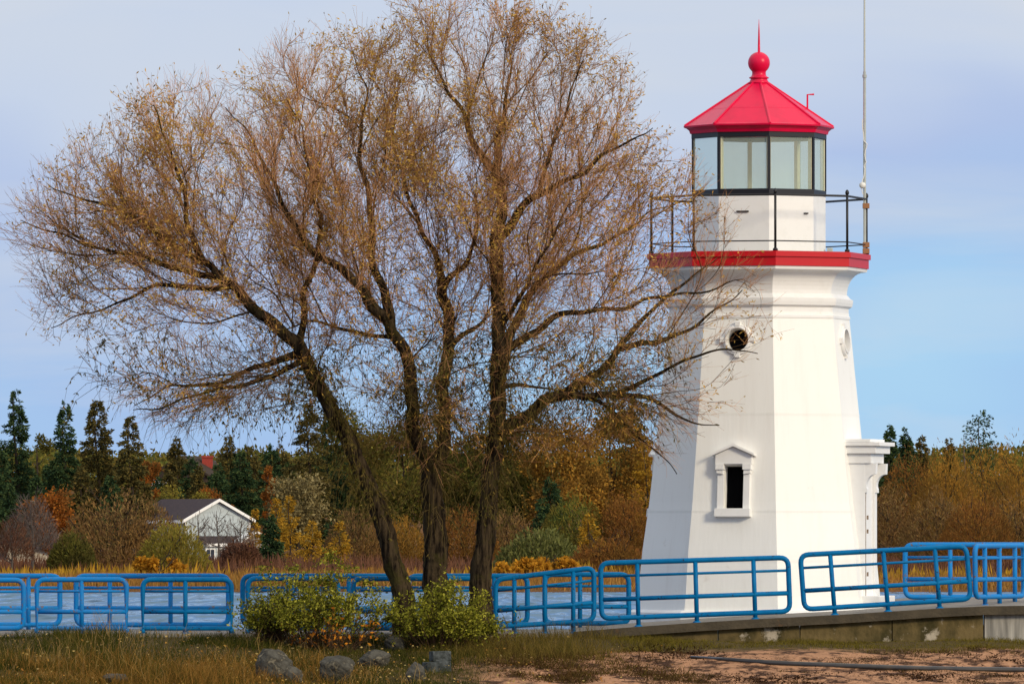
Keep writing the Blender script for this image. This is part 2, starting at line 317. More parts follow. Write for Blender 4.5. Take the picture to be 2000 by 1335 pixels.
# facets of the wavelets tip towards and away from the shore
wy = N(t, 'ShaderNodeMath', operation='MULTIPLY_ADD'); wy.inputs[1].default_value = 1.5; wy.inputs[2].default_value = -0.88; t.links.new(n1.outputs['Fac'], wy.inputs[0])
wx = N(t, 'ShaderNodeMath', operation='MULTIPLY_ADD'); wx.inputs[1].default_value = 0.5; wx.inputs[2].default_value = -0.25; t.links.new(n2.outputs['Fac'], wx.inputs[0])
cb_ = N(t, 'ShaderNodeCombineXYZ'); cb_.inputs[2].default_value = 1.0; t.links.new(wx.outputs[0], cb_.inputs[0]); t.links.new(wy.outputs[0], cb_.inputs[1])
bp = N(t, 'ShaderNodeVectorMath', operation='NORMALIZE'); t.links.new(cb_.outputs[0], bp.inputs[0])
for q_ in (gs, dfw, fw): t.links.new(bp.outputs[0], q_.inputs['Normal'])
t.links.new(fw.outputs[0], mw.inputs[0]); t.links.new(dfw.outputs[0], mw.inputs[1]); t.links.new(gs.outputs[0], mw.inputs[2]); t.links.new(mw.outputs[0], o_.inputs[0])
wb = MB(); wb.add([(-2500, 148.8, WATER_Z), (2500, 148.8, WATER_Z), (2500, 500, WATER_Z), (-2500, 500, WATER_Z)], [(0, 1, 2, 3)])
tag(wb.build('water', wm), kind='structure')

# ------------------------------------------------------------------ pier, ramp and retaining wall
NEAR = 147.0
def slab_profile():
    pts = [(1120, 1233), (1245, 1223), (1360, 1215), (1480, 1208), (1636, 1200), (1745, 1193), (1836, 1187), (1925, 1183), (2060, 1181), (2600, 1181)]
    return [P(a, b_, NEAR) for a, b_ in pts]
RAMP = slab_profile()
def ramp_z(x):
    return float(np.interp(x, [p.x for p in RAMP], [p.z for p in RAMP]))
DECK_Z = P(500, 1236, NEAR).z
pb = MB(); pb.add([(-120, NEAR + 0.02, -3), (RAMP[0].x, NEAR + 0.02, -3), (RAMP[0].x, 149.1, -3), (-120, 149.1, -3), (-120, NEAR + 0.02, DECK_Z), (RAMP[0].x, NEAR + 0.02, DECK_Z), (RAMP[0].x, 149.1, DECK_Z + 0.05), (-120, 149.1, DECK_Z + 0.05)], [(0, 3, 2, 1), (4, 5, 6, 7), (0, 1, 5, 4), (1, 2, 6, 5), (2, 3, 7, 6), (3, 0, 4, 7)]); 
tag(pb.build('pier_deck', M['slab'], bevel=0.02), kind='structure')
pb = MB(); pb.box((RAMP[0].x + 0.002, 148.98, -3.0), (RAMP[-1].x, 154.5, 0.18)); 
tag(pb.build('tower_platform', M['slab'], bevel=0.02), kind='structure')
# sloping ramp slab
rb = MB(); vs_, fs_ = [], []
TX = X(1735, 150)
st = []
for i in range(len(RAMP) - 1):
    n_ = 6
    for k in range(n_): st.append(RAMP[i].lerp(RAMP[i + 1], k / n_))
st.append(RAMP[-1])
for p in st:
    far = 148.96 if p.x < TX else 153.2
    vs_ += [(p.x, NEAR, p.z), (p.x, far, p.z + 0.024 * (far - NEAR)), (p.x, far, p.z - 0.15), (p.x, NEAR, p.z - 0.15)]
for i in range(len(st) - 1):
    a = i * 4; fs_ += [(a + k, a + 4 + k, a + 4 + (k + 1) % 4, a + (k + 1) % 4) for k in range(4)]
fs_ += [(0, 1, 2, 3), tuple((len(st) - 1) * 4 + k for k in (3, 2, 1, 0))]
rb.add(vs_, fs_)
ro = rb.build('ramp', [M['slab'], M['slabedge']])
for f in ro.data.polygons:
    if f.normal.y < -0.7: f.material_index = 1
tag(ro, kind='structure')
# retaining wall under it: mossy panels and one pale streaked bay at the end
wx0, wxm, wx1 = X(1300, NEAR), X(1924, NEAR), RAMP[-1].x
def wall_run(x0, x1, ya, n=24):
    m = MB(); vs_, fs_ = [], []
    for i in range(n + 1):
        x = x0 + (x1 - x0) * i / n; zt = ramp_z(x) - 0.152
        vs_ += [(x, ya, zt), (x, ya + 0.4, zt), (x, ya + 0.4, -0.6), (x, ya, -0.6)]
    for i in range(n):
        a = i * 4; fs_ += [(a + k, a + 4 + k, a + 4 + (k + 1) % 4, a + (k + 1) % 4) for k in range(4)]
    fs_ += [(0, 1, 2, 3), tuple(n * 4 + k for k in (3, 2, 1, 0))]; m.add(vs_, fs_); return m
wt = empty('retaining_wall', (X(1650, NEAR), NEAR + 0.2, -0.2), 'low stained concrete retaining wall under the sloping ramp edge', 'wall')
def shift(m, o): m.v = [v - Vector(o.location) for v in m.v]; return m
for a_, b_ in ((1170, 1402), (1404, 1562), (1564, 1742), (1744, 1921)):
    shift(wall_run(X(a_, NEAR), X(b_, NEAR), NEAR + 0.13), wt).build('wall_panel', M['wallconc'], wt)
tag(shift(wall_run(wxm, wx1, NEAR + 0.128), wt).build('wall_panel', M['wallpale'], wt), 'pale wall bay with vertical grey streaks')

# ------------------------------------------------------------------ lighthouse
TC = P(1483, 1100, 151.4); TCX, TCY = TC.x, 151.4
def tz(py): return Z(py, TCY)
def tr(rp): return rp * TCY / F
A0 = R(6.8)
def octa(r, z, cx=TCX, cy=TCY):
    return [Vector((cx + r * sin(A0 + k * pi / 4), cy - r * cos(A0 + k * pi / 4), z)) for k in range(8)]
ORG = Vector((TCX, TCY, 0.18))
lh = empty('lighthouse', ORG, 'white octagonal lighthouse with red lantern roof and red gallery edge', 'lighthouse')
def LB(): return MB(ORG)
SH = [(1195, 244), (1165, 239), (1080, 231), (980, 216.5), (856, 202.5), (740, 190.5), (660, 182.5), (612, 177.5)]
def shaft_r(z):
    zs = [tz(a) for a, b_ in SH]; rs = [tr(b_) for a, b_ in SH]; return float(np.interp(z, zs, rs))
s_ = LB()
zs_ = np.linspace(tz(1195), tz(612), 20)
s_.loft([octa(shaft_r(z), z) for z in zs_])
shaft = s_.build('shaft', M['white'], lh)
def facet_frame(k, z):
    """matrix of facet k (between vertex k and k+1) at height z: local x to the right along the facet, y outward, z up the slope"""
    a = A0 + (k + 0.5) * pi / 4
    n = Vector((sin(a), -cos(a), 0)); e = Vector((cos(a), sin(a), 0))
    ap = shaft_r(z) * cos(pi / 8); dz = 0.3
    up = (n * (shaft_r(z + dz) - shaft_r(z - dz)) * cos(pi / 8) + Vector((0, 0, 2 * dz))).normalized()
    nn = e.cross(up); nn = nn if nn.dot(n) > 0 else -nn
    Mx = Matrix((( e.x, nn.x, up.x, TCX + n.x * ap), (e.y, nn.y, up.y, TCY + n.y * ap), (e.z, nn.z, up.z, z), (0, 0, 0, 1)))
    return Mx, n, e
# cut the window and porthole recesses into the solid shaft
cut = MB(ORG)
WZ, PZ = tz(952), tz(667)
WIN_F, PORT_F = (-1, -3, 3), (-1, -3, 1, 3)
for k in WIN_F:
    Mx, n, e = facet_frame(k, WZ); cut.box((-0.175, -0.22, -0.385), (0.175, 0.3, 0.385), Mx)
for k in PORT_F:
    Mx, n, e = facet_frame(k, PZ)
    cut.prism([(0.2 * cos(q), 0.2 * sin(q)) for q in np.linspace(0, 2 * pi, 29)[:-1]], -0.22, 0.3, Mx)
co = cut.build('cutter', M['void'])
co.location = ORG
bo = shaft.modifiers.new('b', 'BOOLEAN'); bo.object = co; bo.operation = 'DIFFERENCE'; bo.solver = 'EXACT'
bpy.context.view_layer.update()
me2 = bpy.data.meshes.new_from_object(shaft.evaluated_get(bpy.context.evaluated_depsgraph_get()))
shaft.modifiers.clear(); shaft.data = me2
bpy.data.objects.remove(co)
# windows with pediment, jambs and sill
for k in WIN_F:
    Mx, n, e = facet_frame(k, WZ)
    fr = LB()
    for s in (-1, 1):
        fr.box((min(s * 0.178, s * 0.295), -0.02, -0.385), (max(s * 0.178, s * 0.295), 0.085, 0.28), Mx)
        fr.prism([(s * 0.17, 0.30), (s * 0.325, 0.30), (s * 0.325, 0.40), (s * 0.17, 0.40)], -0.02, 0.15, Mx)
        fr.prism([(s * 0.185, 0.22), (s * 0.31, 0.24), (s * 0.31, 0.30), (s * 0.185, 0.30)], -0.02, 0.125, Mx)
    fr.box((-0.1695, -0.02, 0.39), (0.1695, 0.10, 0.46), Mx)
    wo = fr.build('window', M['whitetrim'], lh, bevel=0.008)
    sl_ = LB(); sl_.box((-0.325, -0.02, -0.535), (0.325, 0.15, -0.388), Mx); sl_.build('sill', M['whitetrim'], None, bevel=0.01).parent = wo
    pd = LB()
    pd.prism([(-0.33, 0.403), (0.33, 0.403), (0.33, 0.56), (0, 0.71), (-0.33, 0.56)], -0.04, 0.13, Mx)
    for s in (-1, 1): pd.prism([(0, 0.712), (s * 0.385, 0.545), (s * 0.385, 0.585), (0, 0.76)], -0.06, 0.2, Mx)
    pd.build('pediment', M['whitetrim'], wo)
    pn = LB(); pn.box((-0.172, -0.17, -0.38), (0.172, -0.155, 0.38), Mx); pn.build('pane', M['void'], wo)
for k in PORT_F:
    Mx, n, e = facet_frame(k, PZ); rg = LB(); rings = []
    for q in np.linspace(0, 2 * pi, 37)[:-1]:
        c, s = cos(q), sin(q)
        rings.append([Mx @ Vector((r_ * c, y_, r_ * s)) for r_, y_ in ((0.198, -0.05), (0.205, 0.075), (0.225, 0.075), (0.235, 0.05), (0.262, 0.05), (0.275, 0.025), (0.28, -0.05))])
    n_ = len(rings); vs_ = [p for r_ in rings for p in r_]
    rg.add(vs_, [(i * 7 + j, ((i + 1) % n_) * 7 + j, ((i + 1) % n_) * 7 + j + 1, i * 7 + j + 1) for i in range(n_) for j in range(6)])
    for q in (0, pi / 2, pi, 3 * pi / 2):
        K = Mx @ Matrix.Rotation(q, 4, 'Y'); rg.prism([(-0.04, 0.24), (0.04, 0.24), (0.05, 0.315), (-0.05, 0.315)], -0.03, 0.065, K)
    po = rg.build('porthole', M['whitetrim'], lh)
    pn = LB(); pn.prism([(0.195 * cos(q), 0.195 * sin(q)) for q in np.linspace(0, 2 * pi, 29)[:-1]], -0.18, -0.165, Mx); pn.build('pane', M['void'], po)
# plinth
pl = LB(); pl.loft([octa(tr(257), 0.181), octa(tr(257), tz(1194)), octa(tr(250), tz(1189)), octa(tr(244), tz(1189))]); pl.build('plinth', M['whitetrim'], lh, bevel=0.01)
# thin plate seams stand proud like the riveted laps of the shell
sm = LB()
for py in (1095, 1000, 812):
    z = tz(py); sm.loft([octa(shaft_r(z) + 0.0022, z - 0.03), octa(shaft_r(z) + 0.0015, z + 0.03)], False, False)
sm.build('plate_lap', M['white'], lh)
# cornice: bands and cove under the gallery
cn = LB()
cn.loft([octa(tr(176.5), tz(613)), octa(tr(180), tz(624)), octa(tr(180), tz(619)), octa(tr(177.5), tz(617)), octa(tr(177), tz(603)), octa(tr(184), tz(599)), octa(tr(185.5), tz(592)), octa(tr(186), tz(586)), octa(tr(181), tz(584)), octa(tr(175), tz(577))] +
        [octa(tr(173.5 + 33 * (1 - cos(q))), tz(577 - 45 * sin(q))) for q in np.linspace(0.0, pi / 2, 10)] + [octa(tr(213), tz(531)), octa(tr(214.5), tz(525))], True, True)
cn.build('cornice', M['whitetrim'], lh)
dk = LB(); dk.loft([octa(tr(217), tz(524.6)), octa(tr(217), tz(507.5)), octa(tr(221), tz(507)), octa(tr(221), tz(497)), octa(tr(219), tz(496.4))]); dk.build('gallery_deck', M['redfascia'], lh)
df = LB(); df.loft([octa(tr(216), tz(496.3)), octa(tr(216), tz(496))]); df.build('deck_floor', M['slab'], lh)
DZ = tz(496)
# lantern parapet wall
pw = LB(); pw.loft([octa(tr(131.5), DZ + 0.002), octa(tr(131.5), tz(384))]); 
pw.build('parapet_wall', M['whitetrim'], lh)
Mx = None
for dx, py in ((-0.32, 417), (0.62, 420)):
    k = -1 if dx < 0 else 0
    a = A0 + (k + 0.5) * pi / 4; n = Vector((sin(a), -cos(a), 0)); e = Vector((cos(a), sin(a), 0)); c0 = Vector((TCX, TCY, tz(py))) + n * tr(131.5) * cos(pi / 8)
    off = -0.02 if k < 0 else 0.30
    K = Matrix(((e.x, n.x, 0, c0.x + e.x * off), (e.y, n.y, 0, c0.y + e.y * off), (0, 0, 1, c0.z), (0, 0, 0, 1)))
    lap = LB(); lap.box((-0.11 if k < 0 else -0.04, 0, -0.012), (0.11 if k < 0 else 0.04, 0.03, 0.012), K); lap.build('vent_slot', M['iron'], lh)
# lantern frame
lf = LB()
lf.loft([octa(tr(133), tz(383.6)), octa(tr(133), tz(373)), octa(tr(126), tz(373)), octa(tr(126), tz(383.6))], False, False)
lf.loft([octa(tr(133.5), tz(272)), octa(tr(133.5), tz(260)), octa(tr(125), tz(260)), octa(tr(125), tz(272))], False, False)
for k in range(8):
    a = A0 + k * pi / 4; n = Vector((sin(a), -cos(a), 0)); e = Vector((cos(a), sin(a), 0))
    c0 = Vector((TCX, TCY, 0)) + n * tr(130.5)
    K = Matrix(((e.x, n.x, 0, c0.x), (e.y, n.y, 0, c0.y), (0, 0, 1, 0), (0, 0, 0, 1)))
    lf.box((-0.026, -0.01, tz(373.2)), (0.026, 0.02, tz(271.8)), K)
lf.build('lantern_frame', M['black'], lh)
for k in range(8):
    a = A0 + k * pi / 4; n = Vector((sin(a), -cos(a), 0)); e = Vector((cos(a), sin(a), 0)); c0 = Vector((TCX, TCY, 0)) + n * tr(130.5)
    K = Matrix(((e.x, n.x, 0, c0.x), (e.y, n.y, 0, c0.y), (0, 0, 1, 0), (0, 0, 0, 1)))
    mu = LB(); mu.box((-0.035, -0.085, tz(373.4)), (0.035, -0.0105, tz(271.5)), K); mu.build('inner_mullion', M['cream'], lh)
    ra, rb_ = octa(tr(130.0), tz(372.8)), octa(tr(130.0), tz(272.2))
    p0, p1, p2, p3 = ra[k], ra[(k + 1) % 8], rb_[(k + 1) % 8], rb_[k]
    ins = 0.04; ev = (p1 - p0).normalized() * ins
    gp = LB(); gp.add([p0 + ev, p1 - ev, p2 - ev, p3 + ev], [(0, 1, 2, 3)]); gp.build('lantern_pane', M['glass'], lh)
fl = LB(); fl.loft([octa(tr(124), tz(383.4)), octa(tr(124), tz(376))]); fl.build('lantern_floor', M['cream'], lh)
ce = LB(); ce.loft([octa(tr(128), tz(261.5)), octa(tr(128), tz(259))]); ce.build('lantern_ceiling', M['cream'], lh)
# roof
rf = LB()
rf.loft([octa(tr(136), tz(262.5)), octa(tr(138), tz(256.5)), octa(tr(143), tz(252.5)), octa(tr(148.5), tz(250.5)), octa(tr(149), tz(247.5)), octa(tr(144), tz(245.5)), octa(tr(20), tz(163))])
ro_ = rf.build('roof', M['red'], lh)
rl_ = LB(); rl_.loft([octa(tr(98.6), tz(216)), octa(tr(97.6), tz(214.2))], False, False); rl_.build('roof_lap', M['red'], ro_)
ribs = LB()
lo_, hi_ = octa(tr(147), tz(247)), octa(tr(19), tz(162.5))
for k in range(8): ribs.tube([lo_[k], hi_[k]], 0.022, 6)
ribs.build('roof_rib', M['red'], ro_)
fn = LB()
fprof = [(163.5, 21), (160, 19), (156, 16.5), (154, 16.5), (153.5, 19), (151.5, 19.5), (150, 16), (147, 14), (144, 13.5), (141, 13.5)]
fprof += [(123 - 21.5 * sin(q), 21.5 * cos(q)) for q in np.linspace(-0.86, 1.40, 18)] + [(101.5, 2.6), (85, 2.2), (60, 1.4), (38, 0.3)]
fn.lathe([(tz(a), tr(b_)) for a, b_ in fprof], (TCX, TCY), 28)
fn.build('finial', M['red'], lh, smooth=True)
br = LB(); p0 = P(1577, 212, TCY + 0.1); br.tube([p0, P(1577, 185, TCY + 0.1), P(1590, 184.5, TCY + 0.1)], 0.017, 6); br.build('roof_bracket', M['red'], lh)
# gallery railing: eight posts and two rings of rail
RR = tr(212.5)
for k in range(8):
    p = octa(RR, DZ)[k]; gp = LB(); gp.tube([p, p + Vector((0, 0, tz(384) - DZ))], 0.022, 8)
    top = p.z + tz(384) - DZ
    gp.lathe([(top - 0.01, 0.03), (top + 0.02, 0.036), (top + 0.05, 0.03), (top + 0.075, 0.01)], (p.x, p.y), 10)
    gp.lathe([(DZ, 0.045), (DZ + 0.03, 0.045), (DZ + 0.05, 0.024)], (p.x, p.y), 10)
    gp.build('gallery_post', M['iron'], lh, smooth=True)
for py, r_ in ((388, 0.02), (477, 0.011)):
    rl = LB(); pts = octa(RR, tz(py)); rl.tube(pts, r_, 6, closed=True); rl.build('gallery_rail', M['iron'], lh)
# small junction box on the deck
jb = LB(); q = P(1621, 486, TCY); jb.box((q.x - 0.05, TCY - 0.05, DZ + 0.002), (q.x + 0.05, TCY + 0.05, DZ + 0.11)); jb.build('deck_box', M['mast'], lh, bevel=0.01)
# door surround on the right-hand facet
a = A0 + 1.5 * pi / 4; n = Vector((sin(a), -cos(a), 0)); e = Vector((cos(a), sin(a), 0))
K = Matrix(((e.x, n.x, 0, TCX), (e.y, n.y, 0, TCY), (0, 0, 1, 0), (0, 0, 0, 1)))
apf = tr(224)
ds = LB()
zb, zt = tz(1163), tz(884)
ds.box((-0.47, apf - 0.95, zb), (-0.31, apf, zt), K); ds.box((0.31, apf - 0.95, zb), (0.47, apf, zt), K)
ds.box((-0.3095, apf - 0.95, tz(928)), (0.3095, apf - 0.03, zt), K)
do = ds.build('doorway', M['whitetrim'], lh, bevel=0.008)
en = LB(); en.box((-0.56, apf - 0.95, tz(886)), (0.56, apf + 0.22, tz(872)), K); en.box((-0.60, apf - 0.95, tz(871.6)), (0.60, apf + 0.30, tz(864)), K)
en.box((-0.56, apf - 0.95, tz(863.6)), (0.56, apf + 0.12, tz(858)), K)
rp = [K @ Vector((-0.53, apf + 0.06, tz(860))), K @ Vector((0.53, apf + 0.06, tz(860)))]
en.box((-0.50, apf - 0.9, tz(905)), (0.50, apf + 0.12, tz(886.4)), K)
en.build('entablature', M['whitetrim'], do, bevel=0.012)
for s in (-1, 1):
    bk = LB(); prof = [(apf - 0.02, tz(962)), (apf + 0.035, tz(962)), (apf + 0.035, tz(955)), (apf + 0.02, tz(950))] + [(apf + 0.02 + 0.17 * (1 - cos(q)), tz(948 - 22 * sin(q))) for q in np.linspace(0.1, pi / 2, 7)] + [(apf + 0.20, tz(905.4)), (apf - 0.02, tz(905.4))]
    x0 = s * 0.39; vs_ = [K @ Vector((x0 - 0.075, y, z)) for y, z in prof] + [K @ Vector((x0 + 0.075, y, z)) for y, z in prof]; n_ = len(prof)
    bk.add(vs_, [tuple(range(n_)), tuple(range(2 * n_ - 1, n_ - 1, -1))] + [(i, i + n_, (i + 1) % n_ + n_, (i + 1) % n_) for i in range(n_)])
    bk.build('bracket', M['whitetrim'], do)
dr = LB(); dr.box((-0.285, apf - 0.09, zb), (0.305, apf - 0.04, tz(929)), K); dr.build('door', M['whitetrim'], do, bevel=0.006)
joint_strip = LB(); joint_strip.box((-0.435, apf - 0.02, zb), (-0.41, apf + 0.006, tz(927)), K); joint_strip.box((-0.405, apf - 0.02, tz(931)), (-0.32, apf + 0.006, tz(927)), K); joint_strip.build('door_joint_strip', M['grime'], do)  # raised strip on the jamb; its colour paints the shadowed, rusty joint line
for py in (1010, 1037, 1120):
    hg = LB(); hg.box((-0.335, apf - 0.0, tz(py + 4)), (-0.275, apf + 0.02, tz(py - 4)), K); hg.build('hinge', M['grime'], do)
st_ = LB(); st_.box((-0.6, apf - 0.8, 0.181), (0.6, apf + 0.30, tz(1162)), K); st_.build('door_step', M['whitetrim'], do, bevel=0.015)

# ------------------------------------------------------------------ antenna mast clamped to the gallery rail
mxp = octa(RR, DZ)[2]
base = Vector((mxp.x - 0.035, mxp.y - 0.06, DZ + 0.01))
ma = empty('antenna_mast', base, 'tall thin grey whip antenna clamped to the end of the gallery railing', 'antenna')
def MBm(): return MB(base)
hh = lambda py: Z(py, base.y)
q = MBm(); q.tube([base, Vector((base.x, base.y, hh(140)))], 0.026, 10); q.lathe([(hh(152), 0.04), (hh(146), 0.04)], (base.x, base.y), 10); q.build('lower_tube', M['mast'], ma, smooth=False)
q = MBm(); q.tube([Vector((base.x, base.y, hh(139.8))), Vector((base.x, base.y, hh(-190)))], [0.019, 0.012], 8); q.build('whip', M['mast'], ma)
for py in (402, 478, 490):
    q = MBm(); q.box((base.x - 0.035, base.y - 0.05, hh(py + 5)), (base.x + 0.085, base.y + 0.10, hh(py - 5))); q.build('clamp', M['brass'], ma, bevel=0.008)
q = MBm(); pts = [Vector((base.x - 0.03 - 0.03 * sin(i / 22 * 5 * pi) * (1 if i < 15 else 0.4) + (0.06 if 8 < i < 15 else 0.0), base.y - 0.035, hh(380 - i * 7))) for i in range(22)]
q.tube(pts, 0.009, 5); q.build('cable', M['cable'], ma)
q = MBm(); c = Vector((base.x - 0.04, base.y - 0.03, hh(362)))
q.lathe([(c.z - 0.055, 0.01), (c.z - 0.045, 0.04), (c.z - 0.02, 0.058), (c.z + 0.02, 0.058), (c.z + 0.045, 0.04), (c.z + 0.055, 0.01)], (c.x, c.y), 14); q.build('insulator', M['cable'], ma, smooth=True)

# ------------------------------------------------------------------ blue railings
def rounded(pts, rad, which=(1, 1, 1, 1), n=5):
    """closed loop through 4 corners with rounded corners"""
    o = []
    for i in range(4):
        p, a, b_ = pts[i], pts[i - 1], pts[(i + 1) % 4]; da = (a - p).normalized(); db = (b_ - p).normalized()
        if not which[i]: o.append(p); continue
        for k in range(n + 1):
            u = k / n; q0 = p + da * rad * (1 - u) ** 2 + db * rad * u ** 2; o.append(q0)
    return o
def railing(tl, tr_, bl, br_, posts, feet, m, label, group='blue pipe railing panels', mids=(0.24, 0.66), open_bottom=False, rad=0.15, thick=1.0):
    """corners are world points; posts are fractions along the panel; feet = height of the ground below (function of x)"""
    org = (bl + br_) / 2
    e = empty('railing_panel', org, label, 'railing', group)
    r0, r1, r2 = 0.045 * thick, 0.040 * thick, 0.024 * thick
    f = MB(org)
    f.tube(rounded([bl, br_, tr_, tl], rad, (0, 0, 1, 1) if open_bottom else (1, 1, 1, 1)), r0, 10, closed=True)
    if open_bottom:
        for p in (bl, br_):
            f.tube([p, Vector((p.x, p.y, feet(p.x)))], r0, 10)
    f.build('frame', m, e, smooth=True)
    for u, rr in ((mids[0], r2), (mids[1], r1)):
        g_ = MB(org); g_.tube([tl.lerp(bl, u), tr_.lerp(br_, u)], rr, 8); g_.build('rail', m, e, smooth=True)
    for u in posts:
        g_ = MB(org); a = tl.lerp(tr_, u); b_ = bl.lerp(br_, u); d = (b_ - a).normalized()
        zf = feet(b_.x); ex = max(0.0, (b_.z - zf)) / max(0.2, -d.z); q = b_ + d * ex
        g_.tube([a, q], r1, 10); g_.lathe([(q.z - 0.012, 0.075), (q.z + 0.008, 0.075), (q.z + 0.03, 0.045)], (q.x, q.y), 12); g_.build('post', m, e, smooth=True)
    return e
NY = 147.12
deck = lambda x: DECK_Z - 0.01
rz = lambda x: ramp_z(x)
# near side of the pier, left of the shrubs
def flat(px0, px1, yt, yb, Y, posts, label, m, ob, feet=deck):
    return railing(P(px0, yt, Y), P(px1, yt, Y), P(px0, yb, Y), P(px1, yb, Y), posts, feet, m, label, open_bottom=ob)
flat(-130, 46, 1132, 1226, NY, (0.5,), 'blue near railing panel cut by the left edge of the picture', M['bluepale'], False)
flat(72, 247, 1131, 1226, NY, (0.5,), 'blue near railing panel with rounded corners, second from the left', M['bluepale'], True)
flat(279, 452, 1131, 1226, NY, (0.48,), 'blue near railing panel just left of the leafy shrubs', M['blue'], True)
flat(484, 660, 1129, 1226, NY, (0.5,), 'blue near railing panel behind the left leafy shrub', M['blue'], True)
flat(690, 930, 1129, 1226, NY, (0.35, 0.7), 'blue near railing panel behind the willow trunks', M['blue'], True)
# far side of the pier
FY = 148.9
flat(-190, 117, 1124, 1219, FY, (0.45, 0.80), 'blue far railing panel with chipped paint at the left edge', M['bluepale'], False)
flat(149, 446, 1124, 1219, FY, (0.22, 0.62), 'blue far railing panel seen through the second near panel', M['bluepale'], False)
flat(474, 770, 1124, 1219, FY, (0.3, 0.7), 'blue far railing panel behind the left leafy shrub', M['blue'], False)
flat(798, 1030, 1124, 1217, FY, (0.3, 0.72), 'blue far railing panel behind the right-hand trunk', M['blue'], False)
flat(1064, 1228, 1121, 1216, FY, (0.42,), 'blue far railing panel ending against the tower', M['blue'], False, feet=lambda x: 0.08)
# near side along the ramp
railing(P(968, 1131, NY), P(1160, 1108, NY), P(968, 1223, NY), P(1160, 1211, NY), (0.19, 0.50, 0.79), lambda x: max(DECK_Z, ramp_z(x)) if x > RAMP[0].x else DECK_Z, M['blue'], 'blue railing panel tilting upward at the foot of the ramp')
railing(P(1173, 1099, NY), P(1539, 1088, NY), P(1175, 1207, NY), P(1543, 1193, NY), (0.195, 0.505, 0.815), rz, M['blue'], 'blue railing panel on the ramp in front of the lighthouse window')
railing(P(1563, 1083, NY), P(1887, 1066, NY), P(1571, 1189, NY), P(1896, 1169, NY), (0.18, 0.50, 0.81), rz, M['blue'], 'blue railing panel on the ramp in front of the lighthouse door')
NY2 = 149.6
railing(P(1904, 1066, NY), P(1999, 1065, NY2), P(1905, 1165, NY), P(1999, 1163, NY2), (0.2, 0.5, 0.82), rz, M['bluepale'], 'blue railing panel turned edge-on at the end of the ramp')
railing(P(1768, 1063, 152.0), P(2120, 1063, 152.0), P(1768, 1165, 152.0), P(2120, 1165, 152.0), (0.25, 0.52, 0.8), rz, M['bluepale'], 'pale blue far railing panel standing beyond the ramp')

# ------------------------------------------------------------------ vegetation helpers (numpy)
def unit(a): return a / np.maximum(np.linalg.norm(a, axis=-1, keepdims=True), 1e-9)
def rand_dirs(n): return unit(rng.normal(size=(n, 3)))
def tubes(Pts, Rad, sides=3):
    """Pts (B,k,3), Rad (B,k) -> verts, quads"""
    B, k, _ = Pts.shape
    T = np.gradient(Pts, axis=1); T = unit(T); ref = rand_dirs(B)[:, None, :]
    n1 = unit(np.cross(T, np.broadcast_to(ref, T.shape))); n2 = np.cross(T, n1)
    ang = np.arange(sides) * 2 * pi / sides
    V = Pts[:, :, None, :] + Rad[:, :, None, None] * (n1[:, :, None, :] * np.cos(ang)[None, None, :, None] + n2[:, :, None, :] * np.sin(ang)[None, None, :, None])
    idx = np.arange(B * k * sides).reshape(B, k, sides)
    a = idx[:, :-1, :]; b_ = np.roll(a, -1, 2); c = idx[:, 1:, :]; d = np.roll(c, -1, 2)
    return V.reshape(-1, 3), np.stack([a, b_, d, c], -1).reshape(-1, 4)
def leaves(Pos, Dir, L, W, fold=0.0):
    """diamond leaves: base at Pos, along Dir"""
    n = len(Pos); D = unit(Dir); S = unit(np.cross(D, rand_dirs(n))); L = np.broadcast_to(L, (n,))[:, None]; Wd = np.broadcast_to(W, (n,))[:, None]
    V = np.stack([Pos, Pos + D * L * 0.5 + S * Wd * 0.5, Pos + D * L, Pos + D * L * 0.5 - S * Wd * 0.5], 1).reshape(-1, 3)
    return V, np.arange(n * 4).reshape(n, 4)
def join(parts):
    V, Q, b_ = [], [], 0
    for v, q in parts: V.append(v); Q.append(q + b_); b_ += len(v)
    return np.concatenate(V), np.concatenate(Q)

